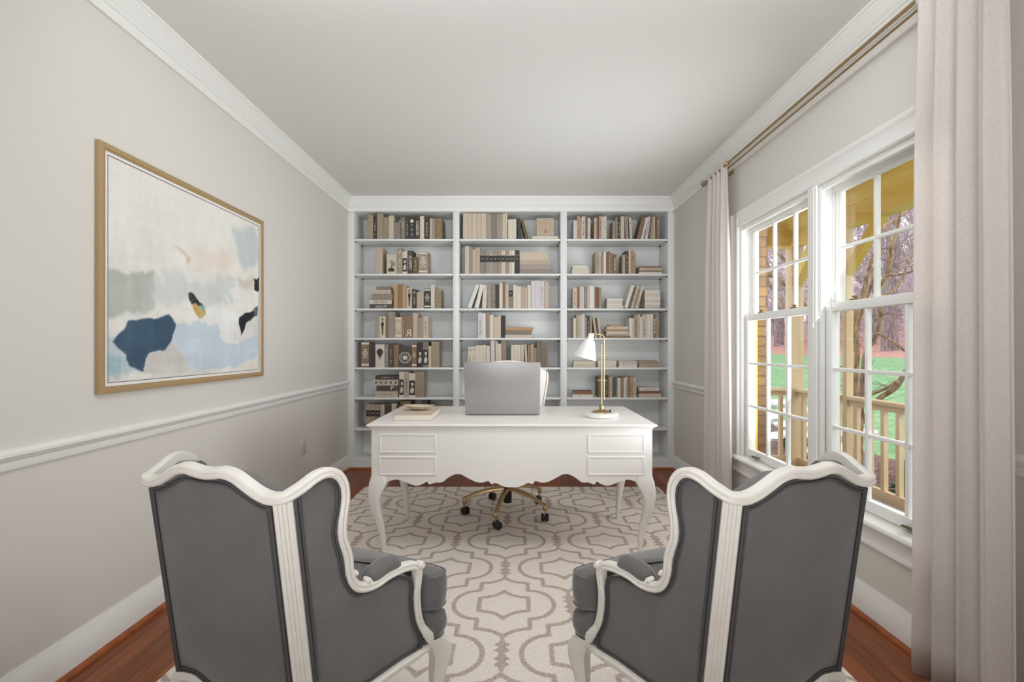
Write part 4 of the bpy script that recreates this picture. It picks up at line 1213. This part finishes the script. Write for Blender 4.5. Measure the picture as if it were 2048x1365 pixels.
        rg = []
        c2 = spline([(a, b, c) for a, b, c in ctr], 3)
        for p in c2:
            c0 = PS(s, p.y, p.x, .012); c0.z = max(0, p.x); r = p.z
            o2 = Vector((s*.5, .866, 0)); t2 = Vector((.866*s, -.5, 0))
            rg.append([c0+o2*(r*a)+t2*(r*b) for a, b in ((-1, -.6), (-.6, -.9), (.6, -.8), (.9, -.4), (1, 0), (.9, .4), (.6, .8), (-.6, .9), (-1, .6))])
        lg = MB().rings(rg).build('leg', M_chairwood, t, 50)
        # side seat rail, serpentine lower edge
        rows0, rows1 = [], []
        for i in range(21):
            u = .02+.40*i/20
            zb = interp(u, [(.02, .20), (.06, .228), (.12, .246), (.2, .251), (.29, .246), (.35, .238), (.40, .238), (.42, .244)])
            zt = interp(u, [(.02, .285), (.2, .277), (.3, .272), (.38, .262), (.42, .262)])
            rows0.append([PS(s, u, zb, .016), PS(s, u, zb+.006, .022), PS(s, u, zt-.010, .022), PS(s, u, zt-.006, .016), PS(s, u, zt, .016), PS(s, u, zt, -.02), PS(s, u, zb, -.02)])
        MB().rings(rows0).build('seat_rail', M_chairwood, t, 50)
    # back panel outside and inside
    def zb(x): return interp(abs(x), [(0, .268), (.05, .285), (.104, .311), (.136, .324), (.178, .321), (.215, .312)])
    def zt(x): return interp(abs(x), [(0, .897), (.04, .899), (.06, .9), (.09, .893), (.131, .872), (.173, .855), (.215, .848)])
    def bk(off, bul, x_):
        rows = []
        for i in range(19):
            v = i/18; row = []
            for j in range(21):
                x = x_*(-1+2*j/20)
                z = zb(x)+(zt(x)-zb(x))*v
                bu = bul*(1-(x/x_)**4)*(1-(2*v-1)**6)
                row.append((x, lean(z)-off-bu, z))
            rows.append(row)
        return rows
    o_ = bk(.004, .012, .212); i_ = bk(-.07, -.03, .20)
    bp = MB().rings([a+b[::-1] for a, b in zip(o_, i_)]).build('back_panel', M_velvet, t, 60)
    xs = [-.208+.416*i/40 for i in range(41)]
    m = MB()
    for o2, r in ((0, .0035), (.0078, .0030)):
        m.tube([(x, lean(zt(x))-.010, zt(x)-.003-o2) for x in xs], r, 7)
        m.tube([(x, lean(zb(x))-.010, zb(x)+.003+o2) for x in xs], r, 7)
        for s in (-1, 1):
            x = s*(.205-o2)
            m.tube([(x, lean(z)-.011, z) for z in (.31, .5, .7, .85)], r, 7)
    m.build('piping', M_piping, bp, 60)
    # rear seat rail with carved drop
    rg = []
    for i in range(31):
        x = -.215+.43*i/30
        top = zb(x)+.002
        low = top-interp(abs(x), [(0, .05), (.06, .048), (.104, .05), (.15, .062), (.18, .085), (.215, .11)])
        rg.append([(x, -.016, low), (x, -.022, low+.006), (x, -.022, top-.008), (x, -.016, top), (x, .02, top), (x, .02, low)])
    rl = MB().rings(rg).build('seat_rail', M_chairwood, t, 50)
    m = MB()
    for s in (-1, 1):
        m.tube(spline([(s*.075, -.024, .262), (s*.11, -.027, .288), (s*.15, -.028, .303), (s*.185, -.027, .296), (s*.20, -.025, .268)], 4), .006, 8)
        m.tube(spline([(s*.10, -.024, .255), (s*.13, -.027, .280), (s*.165, -.027, .276), (s*.185, -.025, .25)], 4), .0045, 8)
    m.build('carved_scroll', M_chairwood, rl, 60)
    # front rail
    rg = []
    for i in range(25):
        x = -.338+.676*i/24
        y = .437+.035*(1-(x/.338)**2)
        low = interp(abs(x), [(0, .222), (.05, .212), (.1, .226), (.2, .236), (.28, .228), (.325, .21)])
        rg.append([(x, y+.016, low), (x, y+.022, low+.008), (x, y+.022, .262), (x, y+.016, .275), (x, y-.02, .275), (x, y-.02, low)])
    MB().rings(rg).build('seat_rail', M_chairwood, t, 50)
    # upholstered seat deck and loose cushion
    def outline(sc, dy=0):
        pl = [(0, .492), (.12, .489), (.25, .480), (.335, .470), (.368, .462), (.382, .445), (.382, .42), (.372, .402), (.345, .392), (.300, .385), (.288, .36), (.275, .30), (.25, .2), (.225, .10), (.20, .055), (.17, .04), (.08, .03), (0, .028)]
        full = pl+[(-x, y) for x, y in pl[-2:0:-1]]
        full = [(p.x, p.y) for p in spline([(x, y, 0) for x, y in full+full[:1]], 3)[:-1]]
        return [((x)*sc if True else x, .26+(y-.26)*sc+dy) for x, y in full]
    R_ = lambda sc, z, dy=0: [(x, y, z) for x, y in outline(sc, dy)]
    dk = MB().rings([R_(.93, .262), R_(.97, .275), R_(1.0, .30), R_(1.005, .32), R_(.99, .345), R_(.93, .362), R_(.5, .368)]).build('seat_deck', M_velvet, t, 60)
    MB().tube(R_(.975, .279)+R_(.975, .279)[:1], .0030, 7).build('piping', M_piping, dk, 60)
    cu = MB().rings([R_(.90, .369), R_(.975, .374), R_(.995, .383), R_(1.004, .42), R_(1.004, .445), R_(.995, .472), R_(.975, .480), R_(.85, .499), R_(.6, .522), R_(.3, .536), R_(.05, .540)]).build('seat_cushion', M_velvet, t, 60)
    MB().tube(R_(.99, .478)+R_(.99, .478)[:1], .0034, 7).tube(R_(.99, .377)+R_(.99, .377)[:1], .0034, 7).build('piping', M_velvet, cu, 60)
    return t
YAW = math.radians(19.7)
c1 = wing_chair('left grey velvet wing armchair in white carved frame, nearer the painting', (-.7322, 1.1977, RZ), -YAW)
c1.scale = (1, 1, .987)
c2 = copy_tree(c1)
c2.location = (.700, 1.1977, RZ); c2.rotation_euler = (0, 0, YAW)
c2['label'] = 'right grey velvet wing armchair in white carved frame, nearer the windows'

# ------------------------------------------------------------------ painting on the left wall
def painting():
    y0, y1, z0, z1 = 1.80, 2.98, 1.03, 2.042
    t = thing('framed_painting', 'abstract painting in gilt wood frame on the left wall', 'painting', (XL, y0, z0))
    L_, H_ = y1-y0, z1-z0
    fw = .029
    m = MB()
    pr = [(0, 0), (0, .018), (.004, .020), (.020, .020), (.024, .017), (fw, .016), (fw, .006)]
    rg = []
    for o, d in pr:
        rg.append([(.001+d, o, o), (.001+d, L_-o, o), (.001+d, L_-o, H_-o), (.001+d, o, H_-o)])
    m.rings(rg, False, False)
    m.build('frame', M_oakframe, t, 30)
    MB().box(.001, .006, .003, L_-.003, .003, H_-.003).build('backing', M_mat, t)
    m = MB(); e = fw-.001; g = .014
    for a, b, c_, d in ((e, L_-e, e, e+g), (e, L_-e, H_-e-g, H_-e), (e, e+g, e+g, H_-e-g), (L_-e-g, L_-e, e+g, H_-e-g)):
        m.box(.006, .014, a, b, c_, d)
    m.build('mat_board', M_mat, t)
    m = MB(); e2 = e+g
    for a, b, c_, d in ((e2, L_-e2, e2, e2+.0025), (e2, L_-e2, H_-e2-.0025, H_-e2), (e2, e2+.0025, e2, H_-e2), (L_-e2-.0025, L_-e2, e2, H_-e2)):
        m.box(.006, .0145, a, b, c_, d)
    m.build('fillet', mat('dark_fillet', (92, 78, 66), .5), t)
    # canvas: fine grid carrying the painted patches as a colour attribute
    nx, ny = 300, 250
    U, V = np.meshgrid(np.linspace(0, 1, nx), np.linspace(0, 1, ny))
    def vnoise(sx, sy, seed):
        r = np.random.RandomState(seed)
        g_ = r.rand(int(sy)+3, int(sx)+3)
        a = U*sx; b = V*sy
        i = a.astype(int); j = b.astype(int); fx = a-i; fy = b-j
        fx = fx*fx*(3-2*fx); fy = fy*fy*(3-2*fy)
        return (g_[j, i]*(1-fx)+g_[j, i+1]*fx)*(1-fy)+(g_[j+1, i]*(1-fx)+g_[j+1, i+1]*fx)*fy
    wx = (vnoise(14, 12, 1)-.5)*.035+(vnoise(45, 40, 2)-.5)*.016
    wy = (vnoise(14, 12, 3)-.5)*.035+(vnoise(45, 40, 4)-.5)*.016
    br1 = vnoise(60, 9, 5); br2 = vnoise(9, 60, 6); br3 = vnoise(5, 4, 7); br4 = vnoise(120, 100, 8)
    col = np.zeros((ny, nx, 3))
    sr = lambda c: np.array(c, float)
    col[:] = sr((227, 224, 218))
    col += ((br3-.5)*10)[..., None]
    st1 = vnoise(30, 5, 11); st2 = vnoise(7, 22, 12); bl = vnoise(8, 7, 13)
    m_ = np.clip((bl-.55)*4, 0, 1)*np.clip(.75-V, 0, 1)*.9
    col[:] = col*(1-m_[..., None])+sr((206, 208, 205))*m_[..., None]
    def inside(pl, du=0, dv=0, warp=1.):
        x = U+wx*warp+du; y = V+wy*warp+dv
        r = np.zeros(x.shape, bool)
        n = len(pl)
        for i in range(n):
            (xa, ya), (xb, yb) = pl[i], pl[(i+1) % n]
            if ya == yb: continue
            c_ = ((ya > y) != (yb > y)) & (x < (xb-xa)*(y-ya)/(yb-ya)+xa)
            r ^= c_
        return r
    def soft(k, warp, blur):
        a = inside(ART[k], 0, 0, warp).astype(float)
        for _ in range(blur):
            a = (a+np.roll(a, 1, 0)+np.roll(a, -1, 0)+np.roll(a, 1, 1)+np.roll(a, -1, 1))/5
        return a
    def lay(k, c, warp=1., blur=2, tex=.0, opac=1.):
        a = soft(k, warp, blur)*opac
        if tex: a = a*np.clip(1-tex+2*tex*(br1*.6+br4*.4), 0, 1)
        col[:] = col*(1-a[..., None])+sr(c)*a[..., None]
    lay('peach', (223, 210, 197), 2.6, 40, .4, .75)
    lay('blueg', (190, 200, 201), 2.2, 26, .5, .9)
    lay('sage', (176, 181, 173), 1.5, 7, .35)
    lay('mist', (200, 204, 203), 2.8, 20, .6, .85)
    lay('sand', (210, 197, 179), 1.8, 10, .5, .8)
    lay('white', (230, 230, 228), 2.2, 12, .3, .9)
    lay('ochre2', (190, 166, 126), 1.2, 6, .5, .6)
    lay('teal', (186, 199, 202), 2.0, 6, .6)
    lay('teal2', (148, 182, 192), 1.8, 10, .7, .8)
    lay('sky', (195, 208, 219), 1.1, 3, .12)
    lay('navy', (58, 84, 106), .55, 1, .04)
    lay('stone', (205, 201, 196), .5, 1, .03)
    lay('whitelow', (226, 222, 214), .8, 2)
    lay('black1', (32, 29, 36), 1.0, 1, .3)
    lay('ochre', (190, 158, 92), 1.2, 1, .45)
    lay('aqua', (112, 176, 176), 1.0, 1, .3)
    lay('black2', (24, 24, 32), .8, 1, .1)
    lay('black3', (24, 24, 30), .8, 1, .1)
    lay('blue2', (70, 98, 124), .8, 1)
    col += ((br1-.5)*4+(br2-.5)*4+(br4-.5)*4+(st1-.5)*9*(V < .75)+(st2-.5)*9*(V < .6))[..., None]
    col = np.clip(col, 0, 255)/255
    lc = np.where(col <= .04045, col/12.92, ((col+.055)/1.055)**2.4)
    e3 = e2+.0015
    vv = np.stack([np.full(U.size, .0125), e3+(L_-2*e3)*U.ravel(), e3+(H_-2*e3)*V.ravel()], 1)
    idx = np.arange(nx*ny).reshape(ny, nx)
    f = np.stack([idx[:-1, :-1].ravel(), idx[:-1, 1:].ravel(), idx[1:, 1:].ravel(), idx[1:, :-1].ravel()], 1)
    me = bpy.data.meshes.new('canvas')
    me.from_pydata(vv.tolist(), [], f.tolist())
    at = me.color_attributes.new('paint', 'FLOAT_COLOR', 'POINT')
    at.data.foreach_set('color', np.concatenate([lc.reshape(-1, 3), np.ones((nx*ny, 1))], 1).astype(np.float32).ravel())
    me.materials.append(M_paint)
    o = bpy.data.objects.new('canvas', me); C.objects.link(o); o.parent = t
painting()

# outlet on the left wall, register on the floor
t = thing('wall_outlet', 'almond duplex outlet low on the left wall', 'outlet', (XL, 3.575, .43))
MB().box(0, .005, -.036, .036, -.058, .058, .002).build('cover_plate', M_outlet, t)
for z in (-.021, .021):
    k = MB().lathe([(.0165, 0), (.0165, .003), (.014, .004)], n=16, M=Matrix.Rotation(PI/2, 4, 'Y')); k.v = [(x+.005, y, zz_+z) for x, y, zz_ in k.v]
    r = k.build('receptacle', M_outlet, t)
    MB().box(.0088, .0093, -.007, -.005, z, z+.008).box(.0088, .0093, .005, .007, z, z+.008).box(.0088, .0093, -.0015, .0015, z-.009, z-.006).build('slot', M_slot, r)
t = thing('floor_register', 'light wood floor register beside the near curtain', 'floor vent', (1.36, 1.565, 0))
MB().box(-.13, .13, -.055, .055, 0, .006, .002).build('plate', M_ventwood, t)
m = MB()
for i in range(16): m.box(-.11+.0145*i, -.11+.0145*i+.006, -.04, .04, .006, .0066)
m.build('slots', M_slot, t)

# ------------------------------------------------------------------ curtains and rods
RX, RZd = 1.497, 2.51
def rod(name, x, y0, y1, r, label, fin):
    t = thing(name, label, 'curtain rod', (x, y0, RZd))
    L_ = y1-y0
    MB().tube([(0, 0, 0), (0, L_, 0)], r, 14).build('rod', M_brass, t)
    if fin:
        for y, s in ((0, -1), (L_, 1)):
            m = MB(); M = Matrix.Rotation(-PI/2*s, 4, 'X')
            m.lathe([(r, 0), (r*1.5, .004), (r*1.5, .010), (.010, .014), (.018, .022), (.023, .033), (.023, .043), (.017, .052), (.008, .058), (.002, .06)], (0, y, 0), 18, M)
            m.build('finial', M_brass, t)
    for y in (.10, L_-.20):
        m = MB()
        if fin and y > 1: MB().lathe([(r, 0), (.015, .003), (.017, .010), (.015, .017), (r, .02)], (0, L_-.375, 0), 18, Matrix.Rotation(-PI/2, 4, 'X')).build('collar', M_brass, t)
        m.tube([(0, y, -r), (0, y, -r-.006), (XR-x-.003, y, -r-.006)], .0045, 8)
        m.lathe([(.018, 0), (.018, .004), (.008, .008)], (XR-x, y, -r-.006), 14, Matrix.Rotation(-PI/2, 4, 'Y'))
        m.build('bracket', M_brass, t)
    return t
rod('curtain_rod', RX, 1.22, 3.56, .0085, 'thick brass front curtain rod with round finials over the windows', True)
rod('curtain_rod', RX+.046, 1.27, 3.52, .0055, 'thin brass rear curtain rod between the front rod and wall', False)
def curtain(label, top, bot, folds, seed):
    r = random.Random(seed)
    ph = [r.uniform(-.5, .5) for _ in range(folds*2+2)]
    n = folds*14+1
    rows = []
    zs = [RZd+.022, RZd+.012, RZd-.012, RZd-.03, 2.42, 2.3, 2.1, 1.9, 1.7, 1.5, 1.3, 1.1, .9, .7, .5, .3, .15, .012]
    for z in zs:
        v = (RZd-z)/RZd
        a0 = top[0]+(bot[0]-top[0])*max(0, v)**.8; a1 = top[1]+(bot[1]-top[1])*max(0, v)**.8
        row = []
        for i in range(n):
            u = i/(n-1)
            w_ = u*folds*2*PI
            k = int(u*folds*2)
            amp = (.015 if abs(z-RZd) < .02 else .010+.012*min(1, max(0, v)*4))
            sx = math.sin(w_+.35*math.sin(w_*.5+ph[1]*3)+v*ph[0])
            x = RX+amp*(sx+.25*math.sin(2.3*w_+ph[2]*6+v*1.5))
            y = a0+(a1-a0)*(u+.012*math.sin(2*w_+ph[3])*min(1, max(0, v)*3))
            if abs(z-RZd) < .02: x = RX+.0135*(1 if sx > 0 else -1)*min(1, abs(sx)*3)
            row.append((x, y, z))
        rows.append(row)
    m = MB().grid(rows)
    o = m.build('curtain', M_curt, None, 180)
    md = o.modifiers.new('thick', 'SOLIDIFY'); md.thickness = .0018
    tag(o, label, 'curtain', 'linen curtains at the window')
curtain('narrow gathered off-white linen curtain between bookcase and window', (3.22, 3.50), (3.15, 3.57), 4, 3)
curtain('wide off-white linen curtain at the near edge of the windows', (1.385, 1.69), (1.36, 1.715), 4, 5)
# ------------------------------------------------------------------ outside: porch
PXO = 3.2
PZ = -.17
struct('porch_floor', MB().box(XO+.02, PXO+.12, .2, 5.4, PZ-.05, PZ), M_deckgrey, 'grey painted porch floor outside the windows', 'porch floor')
m = MB().box(XO+.0, PXO+.5, .2, 5.6, 2.60, 2.66)
struct('porch_ceiling', m, M_porchy, 'yellow painted porch ceiling outside the windows', 'porch ceiling')
CR2 = [(3.10, 2.355), (3.10, 2.50), (3.085, 2.505), (3.085, 2.52), (3.05, 2.54), (3.03, 2.55), (3.0, 2.575), (2.95, 2.585), (2.95, 2.60), (3.26, 2.60), (3.26, 2.355)]
b = thing('porch_beam', 'yellow porch beam with crown moulding above the long railing', 'beam', (0, 0, 0), kind='structure')
MB().prism(CR2, 'y', .2, 5.30).build('fascia', M_porchy, b, 25)
m = MB().box(XO+.02, 3.10, 5.12, 5.28, 2.355, 2.60).box(XO+.02, 3.10, 5.10, 5.12, 2.52, 2.60)
tag(m.build('porch_beam', M_porchy), 'yellow porch beam across the far porch end', 'beam', kind='structure')
ym = MB().box(XO+.001, XO+.016, 3.212, 3.28, .40, 2.2)
tag(ym.build('trim_16', M_porchy), 'yellow exterior trim beside the far window', 'window trim', kind='structure')
tag(MB().box(XO+.001, 1.835, 3.30, 5.09, -.45, 2.598).build('brick_pier', M_brick), 'tan brick pier on the porch beyond the far window', 'brick pier')
def post(y, label, near, far, w=.066):
    t = thing('porch_post', label, 'post', (PXO, y, PZ), group='porch posts')
    h = 2.355-PZ
    MB().box(-w, w, -w, w, 0, h, .004).build('shaft', M_porch, t)
    MB().box(-w-.005, w*.3, -w-.004, -w, .10, h).build('face_board', M_porch, t)
    MB().box(-w-.014, w+.014, -w-.014, w+.014, 0, .12, .004).build('plinth', M_porch, t)
    for s, on in ((-1, near), (1, far)):
        if on:
            m = MB()
            a = (s*.07, h-.42); b_ = (s*.42, h-.005)
            m.prism([(s*w, h-.46), (s*w, h-.34), (s*.33, h-.002), (s*.45, h-.002)], 'x', -min(w, .05), min(w, .05))
            m.build('brace', M_porchy, t)
    return t
post(5.2, 'tan corner porch post seen in the farther window', True, False)
post(4.37, 'tan porch post with brace seen at the left of the nearer window', True, False, .032)
post(1.6, 'tan porch post with braces hidden by the wide curtain', True, True)
def railing(p0, p1, label):
    p0, p1 = Vector(p0), Vector(p1)
    d = (p1-p0); L_ = d.length; ang = math.atan2(d.y, d.x)
    t = thing('porch_railing', label, 'railing', p0, ang, 'porch railings')
    MB().box(0, L_, -.05, .05, .885, .92, .004).box(0, L_, -.02, .02, .835, .885).build('top_rail', M_porch, t)
    MB().box(0, L_, -.022, .022, .05, .145, .003).build('bottom_rail', M_porch, t)
    n = max(1, round(L_/.158))
    base = None
    for i in range(n):
        x = L_*(i+.5)/n
        if base is None:
            base = MB().box(-.019, .019, -.019, .019, .145, .835).build('baluster', M_porch, t); q = base
        else:
            q = base.copy(); C.objects.link(q); q.parent = t
        q.location = (x, 0, 0)
railing((PXO, 4.325, PZ), (PXO, 1.68, PZ), 'long tan porch railing seen through the nearer window')
railing((PXO, 5.12, PZ), (PXO, 4.415, PZ), 'short tan porch railing between the two far posts')
railing((1.85, 5.2, PZ), (PXO-.08, 5.2, PZ), 'tan porch end railing beside the brick pier')

# ------------------------------------------------------------------ outside: ground
GT = [(1.8, -.45), (3.4, -.45), (13, .73), (22, 1.5), (60, 6.5), (90, 9)]
gz = lambda x: interp(x, GT)
def ground(name, x0, x1, m, label, cat, kind, up=0, wav=0, amp=.05):
    rows = []
    xs = sorted(set([x0]+[x for x, _ in GT if x0 < x < x1]+[x0+(x1-x0)*i/8 for i in range(9)]+[x1]))
    for x in xs:
        row = []
        for i in range(41):
            y = -10+i*3.
            e = wav*math.sin(i*1.7)*.6 if x in (x0, x1) else 0
            row.append((x+e, y, gz(x+e)+(up if x > x0 else -.12 if up else 0)+amp*math.sin(i*2.1+x)*(1 if x0 < x < x1 else 0)))
        rows.append(row)
    return tag(MB().grid(rows).build(name, m), label, cat, kind=kind)
ground('lawn', 1.9, 14, M_grass, 'green lawn sloping up beyond the porch', 'lawn', 'structure', 0, 0, 0)
ground('leaf_litter_ground', 13.2, 90, M_litter, 'reddish brown leaf litter ground under the woods', 'ground', 'structure', .03, .35, .04)
ground('garden_bed', 3.36, 4.9, M_mulch, 'dark mulch garden bed along the porch railing', 'garden bed', 'structure', .02, .08, .01)
rnd2 = random.Random(11)
# flagstones of the path by the porch end
for i, (x, y, r) in enumerate([(4.6, 7.6, .42), (5.2, 8.3, .46), (4.3, 8.5, .38), (5.0, 9.3, .5), (5.9, 9.5, .42), (4.5, 6.7, .4), (5.4, 7.3, .36), (6.1, 10.6, .5), (5.3, 10.4, .4), (5.7, 6.3, .3), (6.2, 6.0, .36), (6.6, 5.6, .3)]):
    pts = []
    for k in range(9):
        a = 2*PI*k/9+rnd2.uniform(-.15, .15)
        pts.append((r*rnd2.uniform(.82, 1.05)*math.cos(a), r*rnd2.uniform(.75, .95)*math.sin(a)))
    zz_ = gz(x)
    o = MB().prism(pts, 'z', -.04, .035).build('flagstone', M_stonew, None, 30, (x, y, zz_+.02))
    o.rotation_euler = (0, -math.atan2(1.18, 9.6), 0)
    tag(o, 'pale flagstone, number %s along the garden path from the porch' % ORD[i], 'flagstone', 'flagstones of the garden path')
# shrubs in the bed
def shrub(x, y, r, label, flower=False):
    t = thing('low_shrub', label, 'shrub', (x, y, gz(x)+.02), group='shrubs in the garden bed')
    m = MB()
    for i in range(260):
        a = rnd2.uniform(0, 2*PI); e = math.acos(rnd2.uniform(0, 1)); rr = r*rnd2.uniform(.5, 1)
        p = Vector((rr*math.sin(e)*math.cos(a), rr*math.sin(e)*math.sin(a), rr*math.cos(e)*1.1+.02))
        q = Vector((rnd2.uniform(-1, 1), rnd2.uniform(-1, 1), rnd2.uniform(-.5, 1))).normalized()*.035
        u = q.cross(Vector((.3, .7, .2))).normalized()*.012
        m.add([p-q, p+u, p+q, p-u], [(0, 1, 2, 3)])
    m.build('foliage', M_leafg, t, 0)
    m = MB()
    for i in range(9):
        a = 2*PI*i/9
        m.tube([(0, 0, -.03), (r*.4*math.cos(a), r*.4*math.sin(a), r*.5), (r*.7*math.cos(a), r*.7*math.sin(a), r*.8)], .006, 5)
    m.build('stem', M_bark2, t)
    if flower:
        m = MB()
        for a in range(3): m.ball((r*.5*math.cos(a*2), r*.5*math.sin(a*2), r*1.15), .03, 6)
        m.build('blossom', M_yellowf, t)
shrub(4.0, 4.55, .22, 'low green shrub by the long porch railing, nearest the trunk')
shrub(4.5, 5.0, .26, 'low green shrub in the bed behind the middle balusters')
shrub(3.9, 3.85, .18, 'small shrub with yellow blossom by the near balusters', True)
shrub(4.25, 6.9, .2, 'low green shrub beside the pale flagstone path')
shrub(3.75, 6.0, .17, 'tiny green shrub at the foot of the corner post')
shrub(4.35, 4.15, .24, 'leafy green shrub in the bed behind the near balusters')
shrub(4.9, 4.55, .28, 'larger green shrub at the lawn edge of the bed')
shrub(4.1, 3.45, .2, 'low green shrub in the bed closest to the wide curtain')
shrub(5.1, 5.3, .24, 'rounded green shrub between the bed and the flagstones')
# crape myrtle just outside the railing
def twigs(m, pts, r, n, L_, rn):
    for i in range(n):
        k = rn.randrange(len(pts)-1)
        p = Vector(pts[k]).lerp(Vector(pts[k+1]), rn.random())
        d = Vector((rn.uniform(-1, 1), rn.uniform(-1, 1), rn.uniform(-.1, 1))).normalized()
        q = p+d*L_*rn.uniform(.4, 1)
        md = p.lerp(q, .5)+Vector((rn.uniform(-.1, .1), rn.uniform(-.1, .1), rn.uniform(-.05, .1)))*L_
        m.tube([p, md, q], [r, r*.7, r*.35], 5)
        for _ in range(2):
            e = md.lerp(q, rn.random()); f = e+(d+Vector((rn.uniform(-1, 1), rn.uniform(-1, 1), rn.uniform(-.3, .8)))).normalized()*L_*.4
            m.tube([e, f], [r*.5, r*.25], 4)
def limb_tree(name, label, limbs, base, twig_r, nt_, L_):
    t = thing(name, label, 'tree', base)
    rn = random.Random(len(limbs))
    B_ = Vector(base)
    for i, (r0, r1, pts) in enumerate(limbs):
        q = [p-B_ for p in spline(pts, 4)]
        n = len(q)
        b_ = MB().tube(q, [r0+(r1-r0)*k/(n-1) for k in range(n)], 9).build('trunk' if i < 3 and pts[0][2] < 0 else 'limb', M_bark, t, 60)
        m = MB(); twigs(m, q, twig_r, nt_, L_, rn)
        m.build('twigs', M_bark2, b_)
limb_tree('crape_myrtle', 'bare multi-stemmed tree with smooth tan bark beyond the long railing', MYRTLE, (4.24, 5.6, -.36), .0045, 7, .5)
limb_tree('leaning_tree', 'bare tree with thick leaning limbs behind the corner post', [(.09, .06, [(6.3, 9.3, -.1), (6.2, 9.2, .6), (6.0, 9.05, 1.3), (5.892, 9.0, 1.82)])]+LEANER, (6.3, 9.3, -.12), .006, 9, .8)
# woods
def tree_mesh(seed, H, r0):
    rn = random.Random(seed)
    tm, bmh = MB(), MB()
    tr = [Vector((0, 0, -.3))]
    for i in range(1, 8): tr.append(Vector((rn.uniform(-.15, .15)*i*.4, rn.uniform(-.15, .15)*i*.4, H*i/7)))
    tm.tube(tr, [r0*(1-.11*i) for i in range(8)], 8)
    def rec(p, d, L_, r, dep):
        q = p+d*L_*.5+Vector((rn.uniform(-.1, .1), rn.uniform(-.1, .1), rn.uniform(0, .1)))*L_
        e = q+(d+Vector((rn.uniform(-.3, .3), rn.uniform(-.3, .3), rn.uniform(-.1, .35)))).normalized()*L_*.5
        bmh.tube([p, q, e], [r, r*.75, r*.45], 4 if dep > 1 else 5)
        if dep >= 3: return
        for _ in range(4 if dep < 2 else 3):
            s = p.lerp(q, rn.uniform(.3, 1)) if rn.random() < .5 else q.lerp(e, rn.uniform(0, 1))
            nd = (d+Vector((rn.uniform(-1, 1), rn.uniform(-1, 1), rn.uniform(-.4, .8)))).normalized()
            rec(s, nd, L_*rn.uniform(.45, .7), r*.5, dep+1)
    for i in range(13):
        h = rn.uniform(.12, .97)
        k = h*7; a = tr[int(k)].lerp(tr[min(7, int(k)+1)], k-int(k))
        an = rn.uniform(0, 2*PI)
        d = Vector((math.cos(an), math.sin(an), rn.uniform(.1, .9))).normalized()
        rec(a, d, H*rn.uniform(.16, .3)*(1.1-h*.5), r0*.35, 0)
    return tm, bmh
protos = []
for k in range(4):
    tm, bmh = tree_mesh(40+k, (11, 13, 12, 9)[k], (.22, .28, .2, .15)[k])
    protos.append((tm, bmh))
built = {}
spots = [(19.5, 33.6, 1, 1.25)]
rn = random.Random(5)
tries = 0
while len(spots) < 62 and tries < 4000:
    tries += 1
    x = rn.uniform(17, 52); rat = rn.uniform(.5, .92) if len(spots) < 46 else rn.choice((rn.uniform(.4, .5), rn.uniform(.92, 1.5))); y = x/rat
    if all((x-a)**2+(y-b_)**2 > 7 for a, b_, _, _ in spots):
        spots.append((x, y, rn.randrange(4), rn.uniform(.75, 1.25)))
spots[1:] = sorted(spots[1:], key=lambda s: s[0]/s[1])
for i, (x, y, k, sc) in enumerate(spots):
    rk = 'woods tree with thick grey trunk seen left of the corner post' if i == 0 else 'bare woodland tree beyond the lawn'
    if i > 0:
        side_ = 'left' if x/y < .63 else 'middle' if x/y < .76 else 'right'
        dist = 'front' if x < 26 else 'centre' if x < 38 else 'far'
        lab = 'bare woodland trees beyond the lawn, %s part of the woods, %s rows' % (side_, dist)
        rk = lab.replace('trees', 'tree').replace(' rows', ' row')
    if k not in built:
        t = thing('bare_tree', rk, 'tree', (x, y, gz(x)), rn.uniform(0, 6), 'bare trees of the woods')
        protos[k][0].build('trunk', M_bark2, t); protos[k][1].build('branches', M_twig, t)
        built[k] = t
    else:
        t = copy_tree(built[k])
        t.location = (x, y, gz(x)); t.rotation_euler = (0, 0, rn.uniform(0, 6)); t['label'] = rk
    t.scale = (sc, sc, sc)
# fine brush filling the woods
m = MB(); rn = random.Random(9)
for i in range(6400):
    x = rn.uniform(18, 46); y = x/(rn.uniform(.48, .95) if i < 4600 else rn.uniform(.95, 1.5))
    z = gz(x)+abs(rn.gauss(0, 2.2)) if rn.random() < .75 else gz(x)+rn.uniform(0, 9)
    d = Vector((rn.uniform(-1, 1), rn.uniform(-1, 1), rn.uniform(-.1, 1.4))).normalized()
    L_ = rn.uniform(.6, 2.4); r = rn.uniform(.006, .022)
    p = Vector((x, y, z)); q = p+d*L_*.5; e = q+(d+Vector((rn.uniform(-.5, .5), rn.uniform(-.5, .5), rn.uniform(-.3, .5)))).normalized()*L_*.5
    m.tube([p, q, e], [r, r*.7, r*.3], 3, False)
tag(m.build('underbrush', M_twig, None, 60), 'tangle of bare twigs and brush filling the woods', 'underbrush', kind='stuff')
